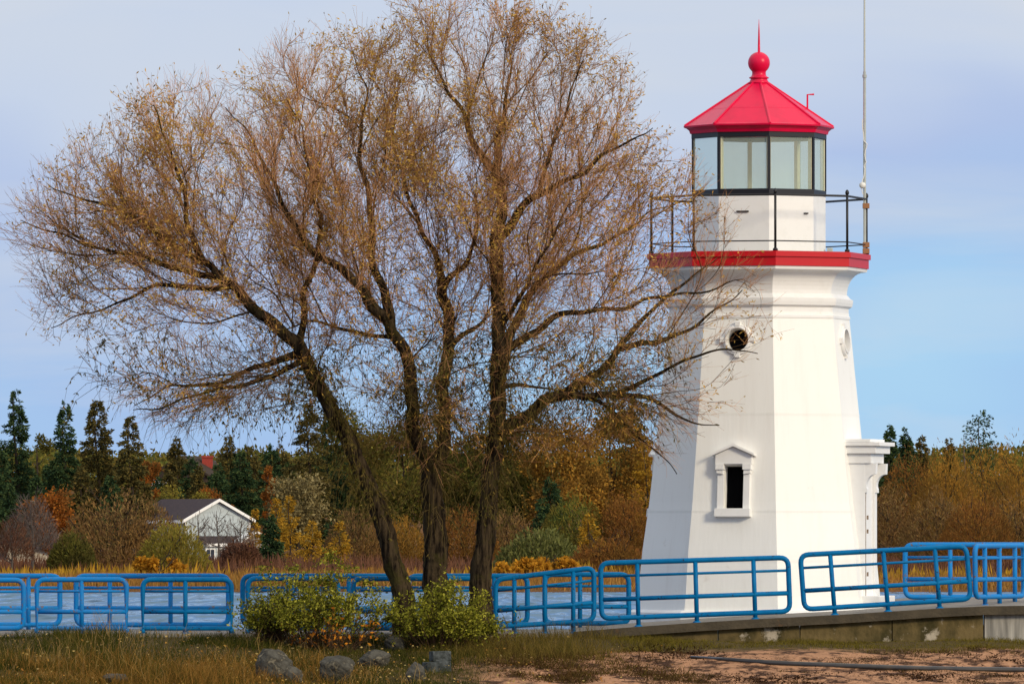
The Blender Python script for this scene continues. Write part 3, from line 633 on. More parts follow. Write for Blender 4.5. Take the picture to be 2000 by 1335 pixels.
# ------------------------------------------------------------------ the willow
TY = 145.6
def wpt(px, py, dy): 
    p = P(px, py, TY + dy); return np.array(p)
limbs = [
 # parent, end depth offset, width start, width end (photo px), points
 (None, -0.5, 42, 27, [(792, 1238), (788, 1160), (755, 1045), (718, 940), (682, 862), (640, 790), (605, 718), (582, 672)]),            # 0 left stem
 (None, 0.2, 55, 42, [(855, 1238), (852, 1150), (850, 1060), (846, 990), (842, 930)]),                                               # 1 middle stem
 (None, 0.1, 46, 25, [(938, 1240), (938, 1165), (945, 1060), (958, 950), (968, 860), (972, 780), (976, 700), (972, 620), (971, 540)]),# 2 right stem
 (0, -1.0, 27, 7, [(582, 672), (556, 652), (515, 615), (476, 582), (443, 547), (404, 512), (362, 494), (318, 470), (283, 428), (250, 411), (200, 405), (150, 388), (95, 362)]),
 (3, 0.6, 16, 4, [(443, 547), (405, 535), (373, 528), (310, 515), (270, 501), (202, 483), (144, 470), (85, 452), (40, 430)]),
 (3, 1.2, 13, 3, [(455, 556), (410, 560), (368, 564), (342, 556), (288, 562), (250, 578), (180, 612), (100, 640)]),
 (3, -1.6, 15, 4, [(395, 506), (382, 480), (362, 430), (355, 360), (338, 300), (318, 250), (300, 205)]),
 (0, 0.8, 16, 4, [(584, 690), (540, 703), (500, 715), (452, 745), (415, 752), (365, 745), (315, 762), (262, 792)]),
 (0, -1.2, 14, 3, [(592, 705), (545, 735), (490, 742), (440, 757), (380, 775), (330, 790), (260, 800)]),
 (0, -1.5, 16, 4, [(582, 672), (594, 625), (594, 584), (606, 545), (618, 500), (622, 430), (612, 350), (590, 270), (560, 190)]),
 (1, -1.0, 31, 22, [(842, 930), (822, 880), (808, 810), (797, 730), (782, 665), (757, 622)]),                                          # 10
 (10, -1.8, 24, 5, [(757, 622), (714, 585), (690, 550), (652, 516), (625, 495), (589, 458), (548, 404), (528, 340), (490, 262), (440, 210)]),
 (10, 0.6, 22, 5, [(765, 635), (752, 585), (741, 550), (730, 485), (723, 431), (712, 360), (705, 292), (710, 225), (712, 165), (690, 100)]),
 (10, 1.4, 11, 3, [(782, 665), (745, 655), (712, 650), (663, 638), (606, 627), (560, 640), (520, 650)]),
 (1, 1.0, 31, 20, [(842, 930), (862, 870), (868, 800), (870, 740), (873, 690), (875, 640), (868, 580), (864, 548)]),                   # 14
 (14, 1.8, 14, 4, [(864, 548), (852, 500), (825, 445), (795, 385), (775, 310), (770, 230), (780, 150)]),
 (14, -0.8, 14, 4, [(866, 560), (890, 530), (908, 515), (925, 470), (938, 410), (930, 340)]),
 (14, 2.0, 13, 4, [(872, 690), (900, 660), (930, 640), (960, 590), (1000, 560)]),
 (2, -0.3, 30, 17, [(971, 540), (973, 470), (976, 404), (968, 337)]),                                                                  # 18
 (18, -0.8, 17, 4, [(968, 337), (948, 306), (934, 288), (912, 245), (880, 190), (852, 130), (835, 65)]),
 (18, 0.9, 16, 4, [(968, 337), (978, 290), (985, 220), (992, 140), (1000, 60)]),
 (18, -1.6, 22, 5, [(975, 470), (986, 447), (1031, 404), (1058, 377), (1112, 345), (1175, 312), (1235, 275), (1275, 250)]),            # 21
 (21, -1.0, 12, 4, [(1050, 385), (1072, 320), (1090, 250), (1115, 180), (1140, 115)]),
 (2, 1.1, 24, 5, [(976, 735), (998, 665), (1021, 585), (1038, 556), (1077, 533), (1130, 500), (1180, 468), (1250, 432), (1315, 400)]),   # 23
 (2, -0.9, 18, 4, [(980, 690), (1020, 655), (1058, 638), (1107, 616), (1156, 604), (1255, 592), (1305, 579), (1385, 562), (1450, 545)]),
 (2, 1.3, 30, 6, [(972, 845), (1018, 812), (1082, 780), (1137, 746), (1181, 712), (1216, 672), (1255, 624), (1295, 584), (1354, 540), (1400, 505)]),  # 25
 (25, 1.0, 14, 3, [(1210, 682), (1245, 675), (1280, 672), (1335, 648), (1404, 604), (1450, 566)]),
 (25, -0.6, 20, 3, [(1082, 780), (1137, 768), (1206, 767), (1255, 778), (1305, 801), (1354, 823), (1405, 830)]),                       # 27
 (27, -1.3, 11, 2, [(1206, 767), (1270, 737), (1335, 708), (1384, 683), (1435, 676), (1480, 690)]),
 (27, 0.4, 9, 2, [(1150, 770), (1195, 805), (1231, 836), (1280, 876), (1322, 925)]),
 (2, -2.0, 12, 3, [(975, 640), (1010, 590), (1050, 520), (1085, 450), (1110, 400)]),
 (2, 2.0, 12, 3, [(978, 760), (1020, 740), (1070, 765), (1100, 770)]),
]
nodes, par, rmin, nlimb, nroot = [], [], [], [], []
limb_nodes = []
ROOT = {}
for li, (pa, dend, w0, w1, pts) in enumerate(limbs):
    pts = np.array(pts, float); n = len(pts)
    seg = np.r_[0, np.cumsum(np.hypot(*np.diff(pts, axis=0).T))]; u = seg / seg[-1]
    if pa is None:
        d0 = {0: -0.15, 1: 0.25, 2: 0.0}[li]; start = None; ROOT[li] = li
    else:
        cand = np.array([nodes[i] for i in limb_nodes[pa]]); tgt = np.array(P(pts[0][0], pts[0][1], TY))
        j = limb_nodes[pa][int(np.argmin((cand[:, 0] - tgt[0]) ** 2 + (cand[:, 2] - tgt[2]) ** 2))]
        d0 = nodes[j][1] - TY; start = j; ROOT[li] = ROOT[pa]
    m_ = max(3, int(seg[-1] / 16)); us = np.linspace(0, 1, m_)
    # smooth curve through the traced points
    px = np.interp(us, u, pts[:, 0]); py = np.interp(us, u, pts[:, 1])
    for _ in range(2):
        px[1:-1] = 0.25 * px[:-2] + 0.5 * px[1:-1] + 0.25 * px[2:]; py[1:-1] = 0.25 * py[:-2] + 0.5 * py[1:-1] + 0.25 * py[2:]
    wig = min(5.0, 0.30 * w0) * (0.4 if pa is None else 1.0) * np.sin(pi * np.clip(us * 3, 0, 0.5)) * np.sin(pi * np.clip((1 - us) * 6, 0, 0.5)); ph_ = rng.uniform(0, 6.28, 4)
    px = px + wig * (np.sin(seg[-1] * us / 34 + ph_[0]) + 0.6 * np.sin(seg[-1] * us / 15 + ph_[1])); py = py + wig * (np.sin(seg[-1] * us / 29 + ph_[2]) + 0.6 * np.sin(seg[-1] * us / 13 + ph_[3]))
    dd = d0 + (dend - d0) * us if pa is not None else d0 + (dend - d0) * us ** 1.5
    w1 = w1 if pa is None or w1 > 8 else 1.6
    ww = (w0 + (w1 - w0) * us ** 0.75)
    if pa is None: ww = ww * (1 + 0.3 * np.exp(-us * 14))
    ids = []
    for i in range(m_):
        if i == 0 and start is not None: ids.append(start); continue
        nodes.append(wpt(px[i], py[i], dd[i])); par.append(ids[-1] if ids else -1); rmin.append(ww[i] / 2 * TY / F); nlimb.append(li); nroot.append(ROOT[li]); ids.append(len(nodes) - 1)
    limb_nodes.append(ids)
N_TR = len(nodes)

CROWN = np.array([(0,500),(12,400),(60,345),(110,300),(190,235),(260,175),(340,135),(430,140),(490,120),(535,75),(620,55),(700,62),(735,50),(755,5),(830,-20),(950,-22),(1040,5),(1100,15),(1180,60),(1235,105),(1255,160),(1290,215),(1320,250),(1350,300),(1400,340),(1440,415),(1465,490),(1500,520),(1530,600),(1510,700),(1450,750),(1440,830),(1370,850),(1330,930),(1290,930),(1200,880),(1090,905),(1010,930),(900,960),(800,940),(740,890),(680,845),(600,835),(540,850),(470,840),(400,870),(320,865),(250,820),(190,780),(110,710),(50,670),(25,580)], float)
def inside(q, poly):
    x, y = q[:, 0], q[:, 1]; r_ = np.zeros(len(q), bool); j = len(poly) - 1
    for i in range(len(poly)):
        xi, yi = poly[i]; xj, yj = poly[j]
        r_ ^= ((yi > y) != (yj > y)) & (x < (xj - xi) * (y - yi) / (yj - yi + 1e-12) + xi); j = i
    return r_
def edge_dist(q, poly):
    d = np.full(len(q), 1e9)
    for i in range(len(poly)):
        a, b_ = poly[i - 1], poly[i]; ab = b_ - a; tt = np.clip(((q - a) @ ab) / (ab @ ab), 0, 1); d = np.minimum(d, np.linalg.norm(q - a - tt[:, None] * ab, axis=1))
    return d
q = np.column_stack([rng.uniform(0, 1540, 60000), rng.uniform(-20, 960, 60000)])
q = q[inside(q, CROWN)]; ed = edge_dist(q, CROWN); k_ = ed > 26; q, ed = q[k_], ed[k_]
# thinner where the crown overlaps the tower and low around the stems
dens = np.ones(len(q)); dens[(q[:, 0] > 1330) & (q[:, 1] > 480)] = 0.22; dens[(q[:, 0] > 1230) & (q[:, 1] <= 480)] = 0.6; dens[(q[:, 1] > 760) & (q[:, 0] < 720)] = 0.65; dens[(q[:, 1] > 880)] = 0.55
low_mid = (q[:, 1] > 740) & (q[:, 0] > 1000) & (q[:, 0] < 1330); dens[low_mid] = 0.7; dens[(q[:, 0] < 420) & (q[:, 1] < 560)] = 1.0
k_ = rng.random(len(q)) < dens; q, ed = q[k_], ed[k_]
sel = rng.permutation(len(q))[:10500]; q, ed = q[sel], ed[sel]
hd = np.minimum(3.0, (ed + 12) / 113.0 * 1.15)
back = np.where(q[:, 0] > 1230, np.minimum(hd, 1.9), hd)
dy = rng.uniform(-1, 1, len(q)); dy = np.where(dy > 0, dy * back, dy * hd)
A = np.array([wpt(a[0], a[1], d) for a, d in zip(q, dy)])

# side limbs: acute-angled, sweeping outwards and up (down in the lowest boughs), stopped at the edge of the crown
def to_px(p):
    y = p[1]; zc = (p[2] - CAM_Z); yy = y * cos(PITCH) + zc * sin(PITCH); zz = -y * sin(PITCH) + zc * cos(PITCH)
    return np.array([1000 + p[0] / yy * F, 667.5 - zz / yy * F])
def ok_place(p, margin):
    a = to_px(p)[None]
    if not inside(a, CROWN)[0]: return False
    e = edge_dist(a, CROWN)[0]
    return e > margin and abs(p[1] - TY) < min(3.2, (e + 15) / 113 * 1.2 + 0.25) and not (p[1] - TY > 2.0 and a[0][0] > 1230)
tang = {}
for ids in limb_nodes:
    for a, b_ in zip(ids[:-1], ids[1:]): tang.setdefault(b_, unit(nodes[b_] - nodes[a]))
side_seed = []
for li, ids in enumerate(limb_nodes):
    for k, i in enumerate(ids[1:], 1):
        if li < 3 and nodes[i][2] < Z(840, TY): continue
        if rng.random() < (0.40 if li < 3 or li in (10, 14) else 0.62): side_seed.append((i, 1, tang[i], ROOT[li], rmin[i]))
tree_dir = {}
while side_seed:
    i, lev, t0, rt, r0 = side_seed.pop()
    p = nodes[i].copy(); px_, py_ = to_px(p); low_ = py_ > 690
    if px_ > 1220 and rng.random() < 0.5: continue
    perp = unit(np.cross(t0, rng.normal(size=3))); ang = rng.uniform(0.40, 0.85)
    d = t0 * cos(ang) + perp * sin(ang); outw = unit(np.array([p[0] - P(860, 800, TY).x, (p[1] - TY) * 0.8, p[2] - Z(820, TY)]))
    d = unit(d + 0.30 * outw + np.array([0, 0, 0.22 if not low_ else -0.05]))
    L = (rng.uniform(0.9, 2.1) if lev == 1 else rng.uniform(0.5, 1.2)) ; nst = int(L / 0.16); last = i; ids = []
    for k in range(nst):
        d = unit(d + rng.normal(size=3) * 0.15 + np.array([0, 0, 0.035 if not low_ else -0.05])); p = p + d * 0.16
        if not ok_place(p, 34): break
        nodes.append(p.copy()); par.append(last); rmin.append(0.0); nlimb.append(99); nroot.append(rt); last = len(nodes) - 1; ids.append(last); tree_dir[last] = d.copy()
        if lev == 1 and k > 0 and rng.random() < 0.55: side_seed.append((last, 2, d.copy(), rt, 0))
N_SD = len(nodes)
# space colonisation fills what the limbs leave open
pos = [np.array(p) for p in nodes]; par_ = list(par); rootid = list(nroot)
gdir = [np.zeros(3)] * len(pos)
for i in range(N_SD):
    if par_[i] >= 0: v = pos[i] - pos[par_[i]]; gdir[i] = v / (np.linalg.norm(v) + 1e-9)
    else: gdir[i] = np.array([0, 0, 1.0])
alive = np.ones(len(A), bool); best_d = np.full(len(A), 1e9); best_i = np.zeros(len(A), int)
STEP, KILL, INF = 0.17, 0.26, 2.2
# only the upper traced nodes may sprout
newi = [i for i in range(N_SD) if not (nlimb[i] < 3 and pos[i][2] < Z(900, TY))]
kids = {}
for it in range(110):
    if newi:
        Pn = np.array([pos[i] for i in newi]); ai = np.nonzero(alive)[0]
        D = np.sqrt(np.maximum(((A[ai] ** 2).sum(1)[:, None] + (Pn ** 2).sum(1)[None, :] - 2 * A[ai] @ Pn.T), 0))
        m_ = D.argmin(1); dm = D[np.arange(len(ai)), m_]; up = dm < best_d[ai]
        best_d[ai[up]] = dm[up]; best_i[ai[up]] = np.array(newi)[m_[up]]
        alive[best_d < KILL] = False
    ai = np.nonzero(alive & (best_d < INF))[0]
    if len(ai) == 0: break
    acc = {}
    vec = A[ai] - np.array([pos[i] for i in best_i[ai]]); vec = vec / np.linalg.norm(vec, axis=1, keepdims=True)
    for j, v in zip(best_i[ai], vec): acc[j] = acc.get(j, 0) + v
    newi = []
    for j, v in acc.items():
        if kids.get(j, 0) >= 3: continue
        d = v / (np.linalg.norm(v) + 1e-9) + 0.95 * gdir[j] + rng.normal(size=3) * 0.19 + np.array([0, 0, 0.12])
        d /= np.linalg.norm(d) + 1e-9
        pos.append(pos[j] + d * STEP); par_.append(j); rootid.append(rootid[j]); gdir.append(d); newi.append(len(pos) - 1); kids[j] = kids.get(j, 0) + 1
    if not newi: break
POS = np.array(pos); PAR = np.array(par_); NN = len(POS)
rad = np.zeros(NN); acc_ = np.zeros(NN); nch = np.zeros(NN, int)
for i in range(NN - 1, -1, -1):
    r_ = acc_[i] ** (1 / 2.25) if acc_[i] > 0 else 0.0034
    if i < N_TR: r_ = max(rmin[i], 0.0042)
    else: r_ = min(r_, 0.05)
    rad[i] = r_
    if PAR[i] >= 0: acc_[PAR[i]] += r_ ** 2.25; nch[PAR[i]] += 1
print('willow nodes', NN)
tree = empty('willow_tree', POS[0] * 0 + np.array([P(860, 1238, TY).x, TY, -0.05]), 'large bare-limbed willow with several leaning stems and a fine rusty crown', 'tree')
TORG = np.array(tree.location)
# stems and traced limbs: one mesh for each stem rising from the ground
bnd = {0: [], 1: [], 2: []}
for li, ids in enumerate(limb_nodes):
    pts = POS[ids] - TORG; rr = rad[ids].copy()
    if ids[0] < N_TR and li >= 3: rr[0] = min(rr[0], rr[1] * 1.35)
    mb = MB(); sides = 12 if li < 3 or rr[0] > 0.09 else 8
    if True:
        # finer rings and a little swelling so that the stem is not a perfect pipe
        u0 = np.linspace(0, 1, len(pts)); u1 = np.linspace(0, 1, len(pts) * 3); pts = np.column_stack([np.interp(u1, u0, pts[:, k]) for k in range(3)]); rr = np.interp(u1, u0, rr)
        for _ in range(3): pts[1:-1] = 0.25 * pts[:-2] + 0.5 * pts[1:-1] + 0.25 * pts[2:]
    mb.tube([Vector(p) for p in pts], list(rr), sides)
    V = np.array([tuple(v) for v in mb.v]); cen = np.repeat(pts, sides, 0); off = V - cen
    amp = 1 + 0.10 * np.sin(V[:, 2] * 9 + off[:, 0] * 40) * np.sin(off[:, 1] * 35 + V[:, 2] * 3) + rng.normal(size=len(V)) * 0.035
    V = cen + off * amp[:, None]; quads = [f for f in mb.f if len(f) == 4]
    bnd[ROOT[li]].append((V, np.array(quads)))
for r_ in (0, 1, 2):
    V, Qd = join(bnd[r_]); link('trunk', npmesh('trunk', V, Qd), M['bark'], tree, smooth=True)
# branches grown between them
children = [[] for _ in range(NN)]
for i in range(N_TR, NN): children[PAR[i]].append(i)
parts = []; stack = [(j, i) for i in range(N_TR) for j in children[i]]
while stack:
    j, p0 = stack.pop(); chain = [p0, j]; cur = j
    while children[cur]:
        ch = sorted(children[cur], key=lambda c: -rad[c]); cur2 = ch[0]
        for c in ch[1:]: stack.append((c, cur))
        chain.append(cur2); cur = cur2
    pts = POS[chain] - TORG; rr = rad[chain].copy(); rr[0] = min(rr[0], rr[1] * 1.15)
    if len(pts) > 3:
        for _ in range(2): pts[1:-1] = 0.25 * pts[:-2] + 0.5 * pts[1:-1] + 0.25 * pts[2:]
    parts.append(tubes(pts[None], rr[None], 5 if rr[0] > 0.018 else 4))
V, Qd = join(parts); link('branches', npmesh('branches', V, Qd), M['branch'], tree, smooth=True)
# fine twigs and the last small leaves
gd = np.array(gdir); thin = np.nonzero((rad < 0.0105) & (np.arange(NN) >= N_TR))[0]
cx_, cz_ = P(800, 780, TY).x, Z(780, TY)
def make_twigs(src, per, Lm):
    src = np.repeat(src, per); n = len(src); b0 = POS[src] - (POS[src] - POS[PAR[src]]) * rng.random((n, 1))
    outw = np.stack([POS[src, 0] - cx_, (POS[src, 1] - TY) * 0.8, POS[src, 2] - cz_], -1); outw = unit(outw)
    d = unit(0.75 * gd[src] + 0.50 * rng.normal(size=(n, 3)) + 0.45 * outw + np.array([0, 0, 0.30]))
    L = Lm * rng.uniform(0.45, 1.25, n); s = np.linspace(0, 1, 4)
    wob = rng.normal(size=(n, 1, 3)) * 0.20 * L[:, None, None] * (s[None, :, None] ** 2); lift = np.array([0, 0, 0.16]) * (s[None, :, None] ** 2) * L[:, None, None]
    low = (POS[src, 2] < Z(720, TY))[:, None, None]; lift = np.where(low, -lift * 1.6, lift)
    pts = b0[:, None, :] + d[:, None, :] * (s[None, :, None] * L[:, None, None]) + wob + lift
    return pts, src
pxs = np.array([to_px(p) for p in POS[thin]]); keep_p = 0.88 * np.where(pxs[:, 0] > 1230, 0.72, 1.0) * np.where((pxs[:, 0] > 1330) & (pxs[:, 1] > 470), 0.8, 1.0) * np.interp(pxs[:, 1], [430, 680], [1.0, 0.62]) * np.clip(1.02 + 0.75 * vnoise(POS[thin][:, 0] + 0.4 * POS[thin][:, 1], POS[thin][:, 2], 0.75), 0.3, 1.25)
thin = thin[rng.random(len(thin)) < keep_p]
t1, s1 = make_twigs(thin, 3, 0.44)
rad1 = np.linspace(0.0036, 0.0015, 4)[None].repeat(len(t1), 0)
# side twigs off those
pick = rng.permutation(len(t1))[:int(len(t1) * 0.9)]
b0 = t1[pick, 1] + (t1[pick, 2] - t1[pick, 1]) * rng.random((len(pick), 1)); dd = unit(unit(t1[pick, 3] - t1[pick, 0]) + 0.55 * rng.normal(size=(len(pick), 3)) + np.array([0, 0, 0.15]))
s = np.linspace(0, 1, 3); L2 = rng.uniform(0.12, 0.36, len(pick)); t2 = b0[:, None, :] + dd[:, None, :] * (s[None, :, None] * L2[:, None, None])
rad2 = np.linspace(0.0027, 0.0014, 3)[None].repeat(len(t2), 0)
V, Qd = join([tubes(t1 - TORG, rad1), tubes(t2 - TORG, rad2)])
M['twig'] = leafmat('rusty_twigs', [(0.08, 0.045, 0.024), (0.34, 0.17, 0.075), (0.72, 0.37, 0.20), (0.66, 0.36, 0.11)], transl=0.0, patch=(0.26, 0.135, 0.06), pscale=0.55)
link('twigs', npmesh('twigs', V, Qd), M['twig'], tree)
def pick_leaves(pts, n):
    i = rng.integers(0, len(pts), n); k = rng.integers(1, pts.shape[1], n); p = pts[i, k]; d = unit(unit(pts[i, -1] - pts[i, 0]) + 0.8 * rng.normal(size=(n, 3)) + np.array([0, 0, -0.45]))
    k = vnoise(p[:, 0] * 1.0 + 0.5 * p[:, 1], p[:, 2] - 0.4 * p[:, 1], 1.5) + rng.normal(size=n) * 0.22 > -0.05     # leaves hang on in clumps
    return p[k], d[k]
p1, d1 = pick_leaves(t1, 54000); p2, d2 = pick_leaves(t2, 54000)
pp = np.concatenate([p1, p2]); dd = np.concatenate([d1, d2])
V, Qd = leaves(pp - TORG, dd, rng.uniform(0.05, 0.10, len(pp)), rng.uniform(0.016, 0.028, len(pp)))
M['wleaf'] = leafmat('willow_leaves', [(0.06, 0.05, 0.018), (0.26, 0.16, 0.035), (0.60, 0.32, 0.06), (0.74, 0.48, 0.12)], transl=0.3, patch=(0.56, 0.36, 0.08), pscale=0.45)
link('leaves', npmesh('leaves', V, Qd), M['wleaf'], tree)
# drooping shoots round the stems
allpx = np.array([to_px(p) for p in POS])
cands = np.array([i for i in range(N_TR) if Z(1000, TY) < POS[i][2] < Z(690, TY) and nlimb[i] in (0, 1, 2, 10, 14, 25)])
under = np.nonzero((allpx[:, 1] > 640) & (allpx[:, 1] < 830) & (rad < 0.03) & (np.arange(NN) > 40) & (allpx[:, 0] > 170) & (allpx[:, 0] < 1290))[0]
src = np.concatenate([rng.choice(cands, 1100), rng.choice(under, 900)]); nsh = len(src); d = unit(rng.normal(size=(nsh, 3)) * np.array([1, 1, 0.35])); L = rng.uniform(0.35, 1.15, nsh); s = np.linspace(0, 1, 6)
pts = POS[src][:, None, :] + d[:, None, :] * ((s ** 0.75)[None, :, None] * L[:, None, None] * 0.75) - np.array([0, 0, 1.0]) * ((s ** 2.0)[None, :, None] * L[:, None, None] * 0.75) + rng.normal(size=(nsh, 6, 3)) * 0.03
tb = tubes(pts - TORG, np.linspace(0.006, 0.002, 6)[None].repeat(nsh, 0))
M['shoot'] = leafmat('olive_shoots', [(0.07, 0.05, 0.02), (0.12, 0.085, 0.028), (0.15, 0.11, 0.04)], transl=0.0)
link('drooping_shoots', npmesh('drooping_shoots', *tb), M['shoot'], tree)
p1, d1 = pick_leaves(pts, 30000)
V, Qd = leaves(p1 - TORG, d1 + np.array([0, 0, -0.5]), rng.uniform(0.05, 0.10, len(p1)), rng.uniform(0.016, 0.028, len(p1)))
M['wleaf2'] = leafmat('olive_willow_leaves', [(0.06, 0.06, 0.016), (0.11, 0.085, 0.022), (0.17, 0.12, 0.035)], transl=0.3)
link('shoot_leaves', npmesh('shoot_leaves', V, Qd), M['wleaf2'], tree)

# ------------------------------------------------------------------ leafy shrubs, orange seedling growth, grass, rocks
def leafy_shrub(px, py, wpx, hpx, Y, n, cols, label, seed_h=0.25, patch=None, lsz=(0.032, 0.072), ns=90, nsub=420):
    base = P(px, py, Y); base.z = float(G(base.x, Y)) - 0.02
    e = empty('leafy_shrub', base, label, 'shrub', None)
    w_, h_ = wpx * Y / F / 2, hpx * Y / F
    az = rng.uniform(0, 2 * pi, ns); rr = rng.random(ns) ** 0.6; s = np.linspace(0, 1, 6)
    tip = np.stack([np.cos(az) * rr * w_, np.sin(az) * rr * min(w_, 1.1), h_ * (1 - 0.50 * rr ** 2) * rng.uniform(0.60, 1.15, ns)], -1); root = tip * np.array([0.42, 0.42, 0]) 
    pts = root[:, None] * (1 - s)[None, :, None] + tip[:, None] * s[None, :, None] ; pts[:, :, 2] = tip[:, None, 2] * (s[None] ** 0.9); pts += rng.normal(size=pts.shape) * 0.03 * s[None, :, None]
    sub = rng.integers(0, ns, nsub); kk = rng.integers(2, 6, nsub); b0 = pts[sub, kk]; d = unit(rng.normal(size=(nsub, 3)) + np.array([0, 0, 0.5])); L = rng.uniform(0.12, 0.32, nsub); s3 = np.linspace(0, 1, 3)
    p2 = b0[:, None] + d[:, None] * s3[None, :, None] * L[:, None, None]
    link('stems', npmesh('stems', *join([tubes(pts, np.linspace(0.009, 0.003, 6)[None].repeat(ns, 0)), tubes(p2, np.linspace(0.004, 0.002, 3)[None].repeat(nsub, 0))])), M['stem'], e)
    i = rng.integers(0, nsub, n); u = rng.random(n); pos_ = p2[i, 0] + (p2[i, 2] - p2[i, 0]) * u[:, None] + rng.normal(size=(n, 3)) * 0.035
    pos_ = np.where((pos_[:, 2:3] < h_ * seed_h) & (rng.random((n, 1)) < 0.75), pos_ + np.array([0, 0, h_ * 0.35]), pos_)
    dr_ = unit(rng.normal(size=(n, 3)) + np.array([0, -0.2, 0.25])); L = rng.uniform(*lsz, n)
    lm = leafmat('shrub_leaves', cols, transl=0.35, patch=patch, pscale=1.2)
    link('leaves', npmesh('leaves', *leaves(pos_, dr_, L, L * rng.uniform(0.42, 0.62, n))), lm, e)
    return e
GREEN = [(0.045, 0.05, 0.010), (0.13, 0.14, 0.018), (0.30, 0.29, 0.03), (0.50, 0.46, 0.07)]
leafy_shrub(622, 1246, 350, 156, 144.7, 15000, GREEN, 'wide yellow-green leafy shrub at the left foot of the willow')
leafy_shrub(862, 1246, 235, 126, 144.5, 11000, [(0.05, 0.055, 0.010), (0.14, 0.15, 0.018), (0.32, 0.31, 0.032), (0.52, 0.48, 0.07)], 'dense yellow-green leafy shrub under the right-hand willow trunk')
leafy_shrub(530, 1246, 110, 100, 144.9, 2600, [(0.05, 0.06, 0.014), (0.10, 0.10, 0.02), (0.18, 0.16, 0.03)], 'thin twiggy olive shrub at the left end of the leafy shrubs')
leafy_shrub(650, 1256, 240, 72, 144.0, 240, [(0.30, 0.09, 0.015), (0.60, 0.19, 0.02), (0.70, 0.28, 0.03), (0.25, 0.14, 0.02)], 'low shrub with scattered orange leaves in front of the leafy shrub', 0.0, None, (0.06, 0.10), 26, 140)
leafy_shrub(990, 1246, 60, 90, 145.0, 90, GREEN, 'spindly sapling beside the foot of the ramp railing', 0.2, None, (0.045, 0.085), 5, 24)

def blades(n, xr, yr, keep, hr, wr, cols, name, label_kind, lean=0.35, patch=None):
    x = rng.uniform(*xr, n); y = rng.uniform(*yr, n); k = rng.random(n) < keep(x, y); x, y = x[k], y[k]; n = len(x); z = G(x, y) - 0.015
    h = rng.uniform(*hr, n) * (0.45 + 0.9 * np.clip(vnoise(x, y, 0.8) + 0.4, 0, 1)) * (0.8 + 0.4 * np.clip(vnoise(x + 5, y, 3.5) + 0.5, 0, 1)); wv = rng.uniform(*wr, n)
    d = unit(np.stack([rng.normal(size=n) * lean, rng.normal(size=n) * lean, np.ones(n)], -1)); sd_ = unit(np.cross(d, rand_dirs(n))); bend = np.stack([rng.normal(size=n), rng.normal(size=n), -0.3 * np.ones(n)], -1) * (0.22 * h)[:, None]
    b0 = np.stack([x, y, z], -1); m_ = b0 + d * (h * 0.55)[:, None]; tp = b0 + d * h[:, None] + bend
    V = np.stack([b0 - sd_ * wv[:, None] / 2, b0 + sd_ * wv[:, None] / 2, m_ + sd_ * wv[:, None] * 0.35, tp, m_ - sd_ * wv[:, None] * 0.35], 1).reshape(-1, 3)
    Qd = (np.arange(n)[:, None, None] * 5 + np.array([[0, 1, 2], [0, 2, 4], [4, 2, 3]])[None]).reshape(-1, 3)
    o = link(name, npmesh(name, V, Qd), leafmat(name + '_blades', cols, transl=0.3, patch=patch, pscale=0.7), None)
    return tag(o, kind='stuff')
sx_ = lambda x, y: x / y * F + 1000       # photo column
def keep_left(x, y):
    c = sx_(x, y); return np.clip((960 - c) / 130, 0, 1) * (0.30 + 0.70 * np.clip(vnoise(x + 3, y, 0.9) * 2.4 + 0.6, 0, 1))
blades(70000, (-10.5, 0.3), (137.0, 146.98), keep_left, (0.07, 0.30), (0.005, 0.011), [(0.022, 0.026, 0.006), (0.05, 0.055, 0.009), (0.085, 0.08, 0.014), (0.14, 0.10, 0.025)], 'grass', None, patch=(0.018, 0.034, 0.006))
def keep_dry(x, y):
    c = sx_(x, y); return np.clip((820 - c) / 200, 0, 1) * smooth(143.6, 139.2, y + 1.6 * vnoise(x + 2, y, 0.55)) * (0.25 + 0.75 * np.clip(vnoise(x, y + 5, 0.8) * 2 + 0.3, 0, 1))
blades(34000, (-9.8, 0.0), (136.5, 143.5), keep_dry, (0.14, 0.44), (0.005, 0.011), [(0.12, 0.060, 0.015), (0.24, 0.115, 0.024), (0.36, 0.19, 0.045), (0.07, 0.06, 0.012)], 'dry_grass', None, lean=0.4)
def keep_stalk(x, y): return np.clip((900 - sx_(x, y)) / 100, 0, 1) * (vnoise(x * 1.2, y, 1.3) > 0.1) * 0.8
blades(3000, (-9.8, 0.2), (137.0, 146.6), keep_stalk, (0.28, 0.60), (0.005, 0.009), [(0.30, 0.17, 0.05), (0.44, 0.28, 0.10), (0.20, 0.15, 0.04)], 'dry_stalks', None, lean=0.22)
def keep_mid(x, y):
    c = sx_(x, y); return np.clip((c - 780) / 60, 0, 1) * np.clip((1230 - c) / 120, 0, 1) * smooth(141.0, 143.8, y + 0.9 * vnoise(x, y, 0.9))
blades(14000, (-2.5, 2.8), (140.0, 146.98), keep_mid, (0.08, 0.38), (0.005, 0.010), [(0.07, 0.055, 0.012), (0.13, 0.095, 0.02), (0.21, 0.14, 0.035), (0.07, 0.07, 0.014)], 'tall_grass', None)
def keep_strip(x, y):
    c = sx_(x, y); return np.clip((c - 1150) / 80, 0, 1) * smooth(143.9, 145.2, y + 0.6 * vnoise(x, y, 0.9))
blades(30000, (1.0, 11.5), (143.2, 146.98), keep_strip, (0.04, 0.13), (0.006, 0.012), [(0.07, 0.055, 0.010), (0.12, 0.10, 0.016), (0.19, 0.15, 0.026), (0.11, 0.07, 0.02)], 'turf', None)
def keep_tuft(x, y):
    c = sx_(x, y); return np.clip((c - 900) / 60, 0, 1) * (vnoise(x * 0.7 + 20, y, 1.6) > 0.22) * smooth(136.0, 138.0, y)
